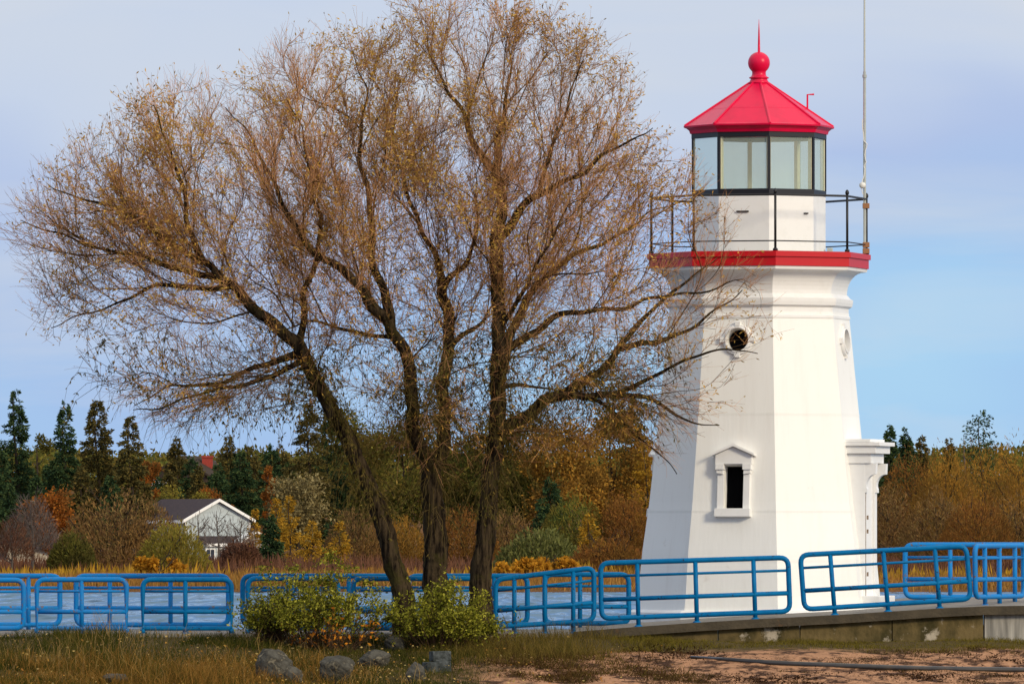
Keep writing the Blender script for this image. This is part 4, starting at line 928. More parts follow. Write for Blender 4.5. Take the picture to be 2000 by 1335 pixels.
blades(60000, (-1.0, 10.8), (136.0, 144.5), keep_tuft, (0.03, 0.10), (0.006, 0.014), [(0.035, 0.018, 0.008), (0.06, 0.032, 0.014), (0.09, 0.055, 0.018), (0.06, 0.055, 0.012)], 'beach_weeds', None, lean=0.8)

def keep_dead(x, y):
    c = sx_(x, y); return np.exp(-((c - 1090) / 190) ** 2) * smooth(138.2, 140.2, y) * smooth(145.6, 144.6, y) * (vnoise(x + 7, y * 0.8, 1.1) > 0.05)
blades(26000, (-1.2, 4.2), (138.0, 145.6), keep_dead, (0.03, 0.19), (0.006, 0.014), [(0.030, 0.015, 0.008), (0.065, 0.032, 0.014), (0.12, 0.07, 0.02), (0.08, 0.07, 0.014)], 'dead_weeds', None, lean=0.7)
def row(x, y): return HORIZON + (CAM_Z - G(x, y)) / y * F
def keep_wrack(x, y):
    c = sx_(x, y); r_ = row(x, y) + 7 * vnoise(x * 0.9, y * 0.5, 1.2)
    band = np.exp(-((r_ - 1322) / 9) ** 2) * np.clip((c - 1380) / 80, 0, 1) + np.exp(-((r_ - 1288) / 8) ** 2) * 0.5 * np.clip((c - 1420) / 60, 0, 1) + np.exp(-((r_ - 1275) / 14) ** 2) * np.exp(-((c - 1290) / 110) ** 2) * 0.9 + np.exp(-((r_ - 1300) / 16) ** 2) * np.exp(-((c - 1050) / 90) ** 2) * 0.7
    return np.clip(band, 0, 1)
blades(60000, (-0.6, 10.6), (136.2, 145.5), keep_wrack, (0.02, 0.085), (0.012, 0.035), [(0.012, 0.006, 0.004), (0.03, 0.014, 0.008), (0.055, 0.027, 0.014), (0.09, 0.05, 0.022)], 'seaweed_wrack', None, lean=1.4)
def keep_pebble(x, y): return np.clip((sx_(x, y) - 930) / 60, 0, 1) * smooth(144.6, 143.0, y) * 0.8
blades(9000, (-1.0, 10.6), (136.2, 144.8), keep_pebble, (0.012, 0.035), (0.015, 0.05), [(0.10, 0.055, 0.03), (0.26, 0.14, 0.08), (0.45, 0.26, 0.15), (0.05, 0.03, 0.02)], 'beach_litter', None, lean=2.0)
nl = 2600; lx = rng.uniform(-10, 3.0, nl); ly = rng.uniform(136.5, 146.5, nl); k_ = rng.random(nl) < np.clip((1150 - sx_(lx, ly)) / 350, 0.1, 1); lx, ly = lx[k_], ly[k_]; nl = len(lx)
lp = np.stack([lx, ly, G(lx, ly) + rng.uniform(0.0, 0.14, nl)], -1); L_ = rng.uniform(0.03, 0.07, nl)
tag(link('fallen_leaves', npmesh('fallen_leaves', *leaves(lp, rng.normal(size=(nl, 3)) * np.array([1, 1, 0.5]), L_, L_ * 0.5)), leafmat('fallen_leaves', [(0.30, 0.12, 0.03), (0.45, 0.27, 0.06), (0.55, 0.42, 0.16), (0.20, 0.10, 0.04)])), kind='stuff')
def rock(px, py, wpx, hpx, label, seed, squash=0.75, m='rock', sub=4):
    g_ = ground_at(px, py); Y = g_.y; w_, h_ = wpx * 0.95 * Y / F / 2, hpx * 1.12 * Y / F
    bm = bmesh.new(); bmesh.ops.create_icosphere(bm, subdivisions=sub, radius=1.0); r0 = np.random.default_rng(seed)
    pl_ = [(Vector(unit(r0.normal(size=3))), r0.uniform(0.55, 0.9)) for _ in range(14)]
    ph = r0.uniform(0, 6, 6)
    for v in bm.verts:
        for n_, d_ in pl_:
            k = v.co.dot(n_) - d_
            if k > 0: v.co -= n_ * k * 0.9
        c = v.co; v.co *= 1 + 0.05 * sin(c.x * 7 + ph[0]) * sin(c.y * 6 + ph[1]) + 0.03 * sin(c.z * 15 + ph[2] + c.x * 9)
        v.co.x *= w_ * 1.12; v.co.y *= w_ * squash * 1.1; v.co.z = v.co.z * h_ * 0.72 + h_ * 0.42
    me = bpy.data.meshes.new('rock'); bm.to_mesh(me); bm.free()
    o = link('rock', me, M[m], None, smooth=True); o.location = (g_.x, Y - 0.25, g_.z - 0.04)
    return tag(o, label, 'rock', 'stones on the bank')
rock(538, 1325, 72, 56, 'tall grey stone in the grass, leftmost of the larger stones', 3)
rock(575, 1330, 40, 30, 'small pale stone leaning on the tall grey stone', 14)
rock(655, 1330, 84, 45, 'broad rounded grey stone in the dry grass', 5)
rock(733, 1296, 66, 30, 'low flat grey stone behind the broad rounded stone', 6)
rock(808, 1328, 44, 34, 'dark split stone at the edge of the sand', 7)
rock(226, 1334, 50, 24, 'small stone sunk in the grass near the left corner', 8)
rock(770, 1268, 40, 26, 'dark stone under the low orange-leaved shrub', 9)
g_ = ground_at(855, 1313); s0 = g_.y / F
bl = empty('concrete_block', g_, 'blue-grey block of broken concrete lying on the sand', 'block')
K = Matrix.Translation(g_) @ Matrix.Rotation(0.28, 4, 'Z') @ Matrix.Rotation(-0.06, 4, 'Y')
q = MB(g_); q.box((-26 * s0, -0.14, -0.05), (24 * s0, 0.16, 22 * s0), K); q.build('lower_slab', M['block'], bl, bevel=0.02)
q = MB(g_); q.box((-12 * s0, -0.10, 22.2 * s0), (25 * s0, 0.17, 42 * s0), K @ Matrix.Rotation(0.04, 4, 'Y')); q.build('upper_slab', M['block'], bl, bevel=0.02)
# black pipe half buried in the sand
pp_ = [(1350, 1285), (1420, 1290), (1500, 1296), (1570, 1300), (1680, 1304), (1800, 1308), (1900, 1310), (2010, 1311), (2120, 1312)]
pw3 = [ground_at(a, b_) + Vector((0, 0, 0.02)) for a, b_ in pp_]
# one straight-ish run in plan, hugging the sand
q = MB(pw3[4]); q.tube(pw3, [0.025, 0.038, 0.046, 0.05, 0.05, 0.05, 0.05, 0.05, 0.05], 10); po_ = q.build('buried_pipe', M['pipe'], None, smooth=True); po_.location = pw3[4]
tag(po_, 'long black pipe lying half buried across the sand', 'pipe')

# ------------------------------------------------------------------ houses across the water
def house():
    D = 800.0; c = P(425, 1100, D); s = D / F
    org = Vector((c.x, D, 0.0)); e = empty('white_house', org, 'white clapboard house with a dark gabled roof among the trees', 'house')
    ang = R(30); Kz = Matrix.Translation(Vector((c.x, D, 0))) @ Matrix.Rotation(ang, 4, 'Z')
    hw, L, zb, ze, zr = 3.4, 11.0, -1.4, Z(1013, D), Z(977, D)
    q = MB(org); q.prism([(-hw, zb), (hw, zb), (hw, ze), (0, zr - 0.12), (-hw, ze)], 0, L, Kz); q.build('wall', M['siding'], e)
    q = MB(org)
    for sg in (-1, 1):
        q.prism([(0, zr), (sg * (hw + 0.45), ze - 0.25), (sg * (hw + 0.45), ze - 0.08), (0, zr + 0.18)], -0.33, L + 0.4, Kz)
    rf_ = q.build('roof', M['shingle'], e)
    q = MB(org)
    for sg in (-1, 1): q.prism([(0, zr - 0.10), (sg * (hw + 0.47), ze - 0.35), (sg * (hw + 0.47), ze - 0.06), (0, zr + 0.19)], -0.42, -0.335, Kz)
    q.box((-hw - 0.52, -0.3, ze - 0.42), (-hw - 0.455, L + 0.4, ze - 0.10), Kz)
    for sg in (-1, 1): q.box((sg * hw - 0.09, -0.05, zb), (sg * hw + 0.09, -0.004, ze - 0.3), Kz)
    q.build('bargeboard', M['trim'], rf_)
    # lean-to porch under the gable
    za, zc = Z(1046, D), Z(1060, D)
    q = MB(org); vs_ = [Kz @ Vector(v) for v in ((-2.3, -0.06, za), (3.1, -0.06, za), (3.1, -2.0, zc), (-2.3, -2.0, zc), (-2.3, -0.06, za - 0.15), (3.1, -0.06, za - 0.15), (3.1, -2.0, zc - 0.12), (-2.3, -2.0, zc - 0.12))]
    q.add(vs_, [(0, 1, 2, 3), (7, 6, 5, 4), (0, 4, 5, 1), (1, 5, 6, 2), (2, 6, 7, 3), (3, 7, 4, 0)]); pr = q.build('porch_roof', M['shingle'], e)
    q = MB(org); q.box((-2.3, -2.06, zc - 0.32), (3.1, -2.003, zc - 0.02), Kz); q.build('fascia', M['trim'], pr)
    q = MB(org); q.box((-2.2, -1.8, zb), (3.0, -0.06, zc - 0.15), Kz); q.build('porch_wall', M['siding'], e)
    for x0 in (-1.75, -0.55):
        q = MB(org); q.box((x0 - 0.5, -1.86, zc - 2.0), (x0 + 0.5, -1.805, zc - 0.5), Kz); wn = q.build('window', M['trim'], e)
        q = MB(org)
        for k in (0, 1): q.box((x0 - 0.40 + 0.43 * k, -1.88, zc - 1.9), (x0 - 0.03 + 0.43 * k, -1.865, zc - 0.6), Kz)
        q.build('pane', M['winglass'], wn)
    zp = Z(1052, D)
    q = MB(org)
    for sg in (-1, 1): q.prism([(2.4, zp + 0.6), (2.4 + sg * 1.9, zp - 0.45), (2.4 + sg * 1.9, zp - 0.25), (2.4, zp + 0.8)], -3.4, -1.9, Kz)
    ph = q.build('entry_gable', M['trim'], e)
    q = MB(org); q.prism([(0.9, zb), (3.9, zb), (3.9, zp - 0.45), (2.4, zp + 0.55), (0.9, zp - 0.45)], -3.1, -2.07, Kz); q.build('entry_wall', M['sidinggrey'], e)
    q = MB(org); q.box((-hw - 0.03, 1.2, ze - 1.9), (-hw - 0.004, 2.6, ze - 0.7), Kz); q.build('window', M['winglass'], e)
house()
def hill_house():
    D = 1000.0; c = P(352, 930, D); org = Vector((c.x, D, 6.0)); e = empty('hill_house', org, 'dark-roofed house high behind the spruces with a tall red chimney', 'house')
    zr, ze = Z(893, D), Z(926, D); hw = 3.2
    Kz = Matrix.Translation(Vector((c.x, D, 0))) @ Matrix.Rotation(R(-18), 4, 'Z')
    q = MB(org); q.prism([(-hw, 4.5), (hw, 4.5), (hw, ze), (0, zr - 0.1), (-hw, ze)], 0, 9, Kz); q.build('wall', M['brownwall'], e)
    q = MB(org)
    for sg in (-1, 1): q.prism([(0, zr), (sg * (hw + 0.5), ze - 0.3), (sg * (hw + 0.5), ze), (0, zr + 0.22)], -0.4, 9.4, Kz)
    rf_ = q.build('roof', M['brownwall'], e)
    cc = P(403, 900, D); q = MB(org); q.box((cc.x - 0.62, D + 3.0, 6.0), (cc.x + 0.62, D + 4.2, Z(893, D))); q.box((cc.x - 0.7, D + 2.92, Z(892.8, D)), (cc.x + 0.7, D + 4.28, Z(889, D))); q.build('chimney', M['brick'], rf_)
    q = MB(org); a = P(288, 938, D - 2); b_ = P(328, 934, D - 2); q.box((a.x, D - 2.1, a.z), (b_.x, D - 2.0, b_.z)); q.box((a.x, D - 1.99, a.z - 1.2), (b_.x, D - 0.5, a.z)); q.build('side_porch', M['trim'], e)
hill_house()
def cottage():
    D = 770.0; c = P(18, 1100, D); org = Vector((c.x, D, -1.2)); e = empty('tan_cottage', org, 'small tan cottage half hidden by bare shrubs at the left edge', 'house')
    q = MB(org); q.prism([(-3.5, -1.6), (3.5, -1.6), (3.5, Z(1076, D)), (0, Z(1058, D)), (-3.5, Z(1076, D))], 0, 6, Matrix.Translation(Vector((c.x, D, 0)))); q.build('wall', M['tan'], e)
    q = MB(org)
    for sg in (-1, 1): q.prism([(0, Z(1057.5, D)), (sg * 3.9, Z(1079, D)), (sg * 3.9, Z(1076, D)), (0, Z(1054, D))], -0.4, 6.4, Matrix.Translation(Vector((c.x, D, 0))))
    q.build('roof', M['shingle'], e)
    q = MB(org); q.box((c.x - 1.2, D - 0.04, Z(1092, D)), (c.x - 0.2, D - 0.004, Z(1080, D))); q.build('window', M['winglass'], e)
cottage()

# ------------------------------------------------------------------ trees beyond the water
FOL = {
 'spruce': leafmat('spruce_needles', [(0.014, 0.032, 0.018), (0.029, 0.056, 0.027), (0.050, 0.085, 0.032), (0.080, 0.106, 0.035)], transl=0.1),
 'brownspruce': leafmat('bronzed_spruce_needles', [(0.031, 0.034, 0.016), (0.068, 0.063, 0.023), (0.116, 0.093, 0.028), (0.164, 0.114, 0.031)], transl=0.1),
 'olive': leafmat('olive_leaves', [(0.05, 0.055, 0.014), (0.10, 0.095, 0.02), (0.16, 0.14, 0.03)], patch=(0.07, 0.06, 0.02), pscale=0.35),
 'darkolive': leafmat('dark_olive_leaves', [(0.045, 0.061, 0.017), (0.089, 0.108, 0.024), (0.157, 0.151, 0.030), (0.223, 0.178, 0.032)], patch=(0.133, 0.089, 0.021), pscale=0.3),
 'gold': leafmat('golden_larch_needles', [(0.235, 0.138, 0.016), (0.373, 0.207, 0.022), (0.497, 0.276, 0.030), (0.193, 0.138, 0.028)], transl=0.3),
 'orange': leafmat('orange_leaves', [(0.20, 0.055, 0.012), (0.34, 0.10, 0.016), (0.42, 0.15, 0.022), (0.14, 0.06, 0.02)], transl=0.3, patch=(0.16, 0.08, 0.025), pscale=0.4),
 'russet': leafmat('russet_leaves', [(0.116, 0.051, 0.019), (0.203, 0.087, 0.026), (0.290, 0.123, 0.029), (0.217, 0.131, 0.032)], patch=(0.145, 0.080, 0.020), pscale=0.3),
 'ochre': leafmat('ochre_leaves', [(0.184, 0.092, 0.020), (0.333, 0.167, 0.030), (0.483, 0.241, 0.037), (0.250, 0.167, 0.033)], patch=(0.141, 0.083, 0.023), pscale=0.3),
 'brown': leafmat('brown_twigs', [(0.16, 0.105, 0.035), (0.22, 0.145, 0.05), (0.085, 0.051, 0.027), (0.153, 0.085, 0.037), (0.238, 0.136, 0.054)], transl=0.0, patch=(0.187, 0.102, 0.034), pscale=0.3),
 'rosy': leafmat('rosy_brown_twigs', [(0.060, 0.030, 0.022), (0.102, 0.050, 0.034), (0.144, 0.074, 0.048)], transl=0.0, patch=(0.132, 0.060, 0.030), pscale=0.3),
 'grey': leafmat('grey_twigs', [(0.07, 0.055, 0.05), (0.12, 0.095, 0.085), (0.17, 0.13, 0.11)], transl=0.0),
 'yellowgreen': leafmat('yellow_green_leaves', [(0.108, 0.102, 0.022), (0.204, 0.180, 0.031), (0.300, 0.240, 0.042), (0.144, 0.096, 0.024)], transl=0.3, patch=(0.240, 0.192, 0.036), pscale=0.3),
 'amber': leafmat('amber_leaves', [(0.310, 0.138, 0.016), (0.460, 0.213, 0.021), (0.552, 0.287, 0.029)], transl=0.3),
 'tan': leafmat('tan_leaves', [(0.12, 0.09, 0.035), (0.22, 0.17, 0.07), (0.34, 0.28, 0.13), (0.09, 0.07, 0.03)], transl=0.2),
 'sage': leafmat('sage_leaves', [(0.07, 0.08, 0.022), (0.13, 0.135, 0.04), (0.19, 0.19, 0.065)], transl=0.2),
}
def far_base(px, py_base, D):
    x = P(px, py_base, D).x; return Vector((x, D, float(FZ(np.array(x), np.array(D)))))
def conifer_cards(H, Wd, n, droop=0.25, bare=0.06, power=0.85, ragged=0.35):
    """boughs in whorls, each carrying small sprays"""
    nb = int(H * 15); tz_ = bare + (1 - bare) * (rng.random(nb) ** 1.15); az = rng.uniform(0, 2 * pi, nb)
    L = Wd * (1 - tz_) ** power * (1 - ragged + ragged * 1.3 * rng.random(nb)) + 0.12
    wgt = L + 0.15; i = rng.choice(nb, n, p=wgt / wgt.sum()); s = rng.random(n) ** 0.65
    lat = rng.normal(size=n) * 0.20 * L[i] * (1.05 - s) + rng.normal(size=n) * 0.08
    r_ = s * L[i]; ca, sa = np.cos(az[i]), np.sin(az[i]); z = tz_[i] * H - droop * r_ * (0.6 + 0.7 * s) + 0.18 * (s ** 3) * L[i] + rng.normal(size=n) * 0.09
    pos_ = np.stack([ca * r_ - sa * lat, sa * r_ + ca * lat, z], -1)
    d = unit(np.stack([ca, sa, -0.25 * np.ones(n)], -1) + rng.normal(size=(n, 3)) * 0.5)
    return pos_, d
def crown_cards(H, Wd, n, low=0.2, lumps=14, depth=None):
    depth = depth or Wd
    cz = rng.uniform(low, 0.86, lumps); rr = np.sqrt(rng.random(lumps)) * np.sqrt(np.clip(1 - ((cz - (low + 0.9) / 2) / ((0.95 - low) / 2)) ** 2, 0.05, 1)); az = rng.uniform(0, 2 * pi, lumps)
    cen = np.stack([np.cos(az) * rr * Wd * 0.72, np.sin(az) * rr * depth * 0.72, cz * H], -1); rad_ = rng.uniform(0.22, 0.42, lumps) * min(Wd, H * 0.45)
    cen[:, 2] = np.minimum(cen[:, 2], H - rad_ * 0.8)
    p_ = rad_ ** 2; i = rng.choice(lumps, n, p=p_ / p_.sum()); d = rand_dirs(n); q = rng.random(n) ** 0.38
    pos_ = cen[i] + d * (rad_[i] * q * (1 + 0.25 * rng.normal(size=n)))[:, None] * np.array([1, 1, 0.85])
    return pos_, unit(d + rng.normal(size=(n, 3)) * 0.8), cen
def twig_cards(H, Wd, n, low=0.0, up=1.2, depth=None):
    depth = depth or Wd
    az = rng.uniform(0, 2 * pi, n); rr = np.sqrt(rng.random(n)); u = rng.random(n) ** 0.8
    ph = rng.uniform(0, 6.28, 4); lum = 0.93 + 0.10 * np.sin(az * 2 + ph[0] + rr * 4) + 0.07 * np.sin(az * 5 + rr * 9 + ph[1]) + 0.05 * np.sin(az * 11 + rr * 14 + ph[2])
    top = H * np.sqrt(np.clip(1 - rr ** 2.6, 0.06, 1)) * lum; z = low * H + (top - low * H) * u; spread = 0.66 + 0.34 * np.sin(np.clip(u, 0, 1) * 2.4)
    pos_ = np.stack([np.cos(az) * rr * Wd * spread, np.sin(az) * rr * depth * spread, z * 0.93], -1)
    d = unit(np.stack([np.cos(az) * rr * 0.8, np.sin(az) * rr * 0.8, np.full(n, up)], -1) + rng.normal(size=(n, 3)) * 0.6)
    return pos_, d
def trunk_mesh(H, r0, r1=0.03, lean=0.0, limbs_=0, Wd=1.0, start=0.25):
    s = np.linspace(0, 1, 7); pts = np.stack([lean * s ** 2 * H + 0.02 * H * np.sin(s * 5), 0.015 * H * np.cos(s * 4), s * H], -1)
    parts = [tubes(pts[None], (r0 + (r1 - r0) * s)[None], 6)]
    for _ in range(limbs_):
        u = rng.uniform(start, 0.9); b0 = np.array([np.interp(u, s, pts[:, k]) for k in range(3)]); az = rng.uniform(0, 2 * pi); L = Wd * rng.uniform(0.5, 1.0) * (1.1 - 0.5 * u)
        q = np.linspace(0, 1, 5); d = np.array([cos(az), sin(az), 0]); bp_ = b0 + d * (q ** 0.8)[:, None] * L + np.array([0, 0, 1]) * (q ** 1.3)[:, None] * L * rng.uniform(0.5, 1.1)
        parts.append(tubes(bp_[None], (np.linspace((r0 * (1 - u) + r1) * 0.6, 0.018, 5))[None], 4))
        for _k in range(3):
            v = rng.uniform(0.35, 0.95); c0 = np.array([np.interp(v, q, bp_[:, k]) for k in range(3)]); d2 = unit(d * 0.6 + rng.normal(size=3) * 0.6 + np.array([0, 0, 0.7])); l2 = L * rng.uniform(0.25, 0.5)
            parts.append(tubes((c0 + d2 * np.linspace(0, 1, 3)[:, None] * l2)[None], np.linspace(0.03, 0.012, 3)[None], 3))
    return join(parts)
def far_tree(kind, name, px, ytop, ybase, wpx, D, fol, label, cat='tree', group=None, n=None, sz=None, **kw):
    """ytop/ybase/wpx in photo pixels at distance D; the tree stands on the terrain, its crown starts at ybase"""
    D = float(np.interp(D, [200, 213, 270, 340, 420], [480, 520, 800, 1000, 1250])); wpx = wpx * (1.55 if kind == 'conifer' and name == 'spruce_tree' else 1.35 if kind in ('twiggy', 'broad', 'larch') else 1.0); base = far_base(px, ybase, D); H = Z(ytop, D) - base.z; Wd = wpx * D / F / 2
    e = empty(name, base, label, cat, group); area = Wd * H
    if kind == 'conifer':
        n = n or int(min(20000, 2600 + area * 290)); cb = max(0.03, (Z(ybase, D) - base.z) / H * 0.7); pos_, d = conifer_cards(H, Wd, n, bare=kw.get('bare', cb), droop=kw.get('droop', 0.3), power=kw.get('power', 0.72), ragged=kw.get('ragged', 0.38)); L = rng.uniform(0.16, 0.42, n) * (sz or 1); V = leaves(pos_, d, L, L * 0.42)
        tk = trunk_mesh(H * 0.97, 0.02 * H, 0.02)
    elif kind == 'larch':
        n = n or int(min(7000, 900 + area * 120)); pos_, d = conifer_cards(H, Wd, n, droop=-0.05, bare=0.06, power=0.75, ragged=0.5); L = rng.uniform(0.15, 0.36, n) * (sz or 1); V = leaves(pos_, d, L, L * 0.45); tk = trunk_mesh(H * 0.97, 0.015 * H, 0.02)
    elif kind == 'broad':
        n = n or int(min(14000, 1500 + area * 150)); pos_, d, cen = crown_cards(H, Wd, n, low=kw.get('low', 0.25), lumps=kw.get('lumps', 16)); L = rng.uniform(0.18, 0.42, n) * (sz or 1); V = leaves(pos_, d, L, L * 0.6); tk = trunk_mesh(H * 0.8, 0.02 * H, 0.04, limbs_=9, Wd=Wd * 0.8)
    elif kind == 'twiggy':
        n = int(min(16000, 2500 + area * 260)); pos_, d = twig_cards(H, Wd, n, low=kw.get('low', 0.03), up=kw.get('up', 1.2)); L = rng.uniform(0.18, 0.48, n) * (sz or 1); V = leaves(pos_, d, L, L * kw.get('wr', 0.24)); tk = trunk_mesh(H * 0.75, 0.018 * H, 0.03, limbs_=14, Wd=Wd * 0.8, start=0.08)
    elif kind == 'bare':
        parts = [trunk_mesh(H * 0.9, 0.022 * H, 0.02, lean=kw.get('lean', 0), limbs_=kw.get('limbs', 16), Wd=Wd, start=0.2)]; tk = join(parts)
        pos_, d = twig_cards(H, Wd, n or 900, low=0.3); L = rng.uniform(0.4, 1.0, len(pos_)); V = leaves(pos_, d, L, L * 0.05)
    link('trunk', npmesh('trunk', *tk), M['greybark'] if kind == 'bare' else M['farbark'], e)
    link('crown', npmesh('crown', *V), FOL[fol], e)
    return e
T = far_tree
SG, LG, BG = 'spruces across the water', 'golden larches across the water', 'autumn trees across the water'
# --- left shore
T('conifer', 'spruce_tree', 31, 757, 1010, 84, 285, 'spruce', 'tall dark spruce, the highest at the far left', group=SG)
T('conifer', 'spruce_tree', 2, 880, 1040, 80, 275, 'spruce', 'dark low spruce cut by the left edge of the picture', group=SG)
T('conifer', 'spruce_tree', 127, 786, 1010, 76, 283, 'spruce', 'pointed dark spruce second from the left edge', group=SG)
T('conifer', 'spruce_tree', 190, 782, 1010, 92, 280, 'brownspruce', 'bushy bronze-green spruce with a blunt top', group=SG, power=0.6)
T('conifer', 'spruce_tree', 255, 810, 1010, 78, 278, 'brownspruce', 'bronze-green spruce beside the orange maple', group=SG)
T('conifer', 'spruce_tree', 98, 900, 1030, 80, 290, 'spruce', 'short dark spruce between the two pointed spruces', group=SG)
T('broad', 'poplar_tree', 76, 815, 1000, 62, 292, 'olive', 'olive-yellow tree between the two tall left spruces', group=BG, sz=0.8)
T('broad', 'maple_tree', 5, 868, 960, 44, 294, 'orange', 'orange-yellow tree glimpsed at the left edge behind spruces', group=BG, sz=0.8)
T('broad', 'maple_tree', 291, 872, 990, 40, 300, 'orange', 'slim orange maple right of the bronze spruces', group=BG, sz=0.8)
T('broad', 'maple_tree', 98, 940, 1080, 96, 258, 'orange', 'red-orange maple behind the bare grey shrub', group=BG, lumps=20)
T('bare', 'bare_tree', 62, 960, 1115, 120, 240, 'grey', 'bare grey multi-branched tree in front of the red-orange maple', group=BG, limbs=26, n=2600)
T('bare', 'bare_tree', 22, 1010, 1118, 90, 236, 'rosy', 'dark bare shrubby tree at the left edge of the shore', group=BG, limbs=20, n=1600)
T('twiggy', 'willow_thicket', 238, 958, 1118, 205, 238, 'brown', 'big domed brown thicket left of the white house', 'shrub', BG, n=11000)
T('twiggy', 'willow_thicket', 338, 1012, 1120, 112, 232, 'yellowgreen', 'yellow-green domed thicket in front of the white house', 'shrub', BG, n=9000)
T('twiggy', 'willow_thicket', 140, 1035, 1115, 70, 236, 'olive', 'small olive shrub at the left side of the brown thicket', 'shrub', BG)
T('broad', 'amber_bush', 310, 1085, 1120, 100, 218, 'amber', 'bright amber bush low on the shore left of the house', 'shrub', None, low=0.05)
T('conifer', 'spruce_tree', 345, 852, 960, 58, 322, 'brownspruce', 'small bronze spruce in front of the dark house roof', group=SG)
T('conifer', 'spruce_tree', 446, 850, 990, 74, 318, 'brownspruce', 'bronze spruce right of the red chimney', group=SG)
T('conifer', 'spruce_tree', 472, 880, 1000, 78, 306, 'spruce', 'broad dark spruce behind the white gable', group=SG)
T('conifer', 'spruce_tree', 532, 866, 1000, 62, 312, 'spruce', 'dark spruce with an orange maple at its side', group=SG)
T('conifer', 'spruce_tree', 500, 890, 1000, 70, 315, 'brownspruce', 'bronze spruce between two dark spruces right of the house', group=SG)
T('broad', 'maple_tree', 526, 885, 960, 30, 304, 'orange', 'narrow orange maple among the spruces right of the house', group=BG, sz=0.7)
T('conifer', 'spruce_tree', 425, 905, 1000, 66, 302, 'spruce', 'low dark cedar below the red chimney', group=SG)
T('conifer', 'spruce_tree', 385, 915, 985, 60, 305, 'brownspruce', 'low bronze cedar behind the ridge of the white house', group=SG)
T('broad', 'maple_tree', 405, 942, 985, 52, 296, 'orange', 'coral-orange maple just above the white house ridge', group=BG, sz=0.7)
T('broad', 'birch_tree', 340, 935, 985, 90, 298, 'yellowgreen', 'pale yellow-green tree above the dark house roof', group=BG, sz=0.8)
T('broad', 'maple_tree', 448, 975, 1010, 40, 286, 'orange', 'small orange tree against the right slope of the gable', group=BG, sz=0.7)
T('bare', 'bare_tree', 388, 995, 1100, 60, 262, 'grey', 'thin bare tree against the left of the white gable', group=BG, limbs=12, n=250)
T('bare', 'bare_tree', 425, 985, 1105, 80, 260, 'grey', 'spreading bare tree against the middle of the white gable', group=BG, limbs=16, n=350)
T('bare', 'bare_tree', 466, 1000, 1110, 64, 256, 'grey', 'bare leaning tree at the right corner of the white house', group=BG, limbs=16, n=500, lean=0.1)
T('twiggy', 'willow_thicket', 470, 1055, 1115, 64, 246, 'rosy', 'rosy brown thicket below the right corner of the white house', 'shrub', BG)
T('broad', 'birch_tree', 580, 915, 1030, 104, 276, 'tan', 'round pale tan tree right of the white house', group=BG, lumps=22)
for px, yt, yb, wp, D, lb in ((497, 995, 1065, 30, 262, 'small golden larch next to the house corner'), (541, 972, 1085, 40, 262, 'left one of the pair of tall golden larches'), (565, 968, 1095, 52, 256, 'tallest golden larch, right one of the pair'), (610, 1018, 1095, 44, 252, 'golden larch below the pale tan tree'), (663, 1018, 1095, 40, 250, 'golden larch just left of the leaning willow trunk'), (1150, 1003, 1080, 60, 255, 'golden larch above the round sage shrub'), (1262, 838, 960, 70, 290, 'yellow larch against the left side of the lighthouse')):
    T('larch', 'larch_tree', px, yt, yb, wp, D, 'gold', lb, group=LG)
T('conifer', 'spruce_tree', 528, 1003, 1090, 40, 254, 'spruce', 'small blue-green spruce between golden larches', group=SG)
T('conifer', 'spruce_tree', 645, 1020, 1090, 34, 262, 'spruce', 'small dark spruce behind the last golden larch', group=SG)
T('conifer', 'spruce_tree', 604, 788, 1040, 110, 288, 'brownspruce', 'tall broad spruce left of the leaning willow trunk', group=SG, ragged=0.5)
T('conifer', 'spruce_tree', 640, 820, 1040, 110, 292, 'spruce', 'dark spruce half behind the leaning willow trunk', group=SG)
T('broad', 'oak_tree', 700, 772, 1050, 160, 296, 'darkolive', 'dark olive oak seen between the leaning and middle willow trunks', group=BG, lumps=26)
T('broad', 'oak_tree', 790, 800, 1060, 160, 290, 'darkolive', 'dark brown-olive tree behind the middle willow trunk', group=BG, lumps=24)
T('broad', 'oak_tree', 905, 812, 1060, 160, 290, 'darkolive', 'dark tree between the middle and right willow trunks', group=BG, lumps=24)
T('broad', 'oak_tree', 1010, 800, 1060, 150, 288, 'darkolive', 'dark olive tree just right of the willow trunks', group=BG, lumps=24)
T('broad', 'oak_tree', 1100, 782, 1040, 150, 286, 'ochre', 'large ochre tree under the right willow boughs', group=BG, lumps=26)
T('broad', 'oak_tree', 1195, 775, 1040, 150, 292, 'ochre', 'tall ochre-brown tree next to the lighthouse', group=BG, lumps=26)
T('conifer', 'spruce_tree', 1235, 780, 1000, 90, 298, 'brownspruce', 'dark spruce top beside the left wall of the lighthouse', group=SG)
T('conifer', 'spruce_tree', 1075, 930, 1080, 74, 270, 'spruce', 'dark spruce in the gap above the sage shrub', group=SG)
T('twiggy', 'willow_thicket', 1220, 950, 1090, 100, 262, 'russet', 'russet thicket left of the lighthouse wall', 'shrub', BG)
T('twiggy', 'sage_shrub', 1056, 1028, 1102, 140, 232, 'sage', 'round sage-green shrub on the shore right of the trunks', 'shrub', None, n=7000, wr=0.4)
T('twiggy', 'willow_thicket', 1188, 1048, 1108, 130, 230, 'russet', 'low orange-brown thicket between sage shrub and lighthouse', 'shrub', BG, n=6000)
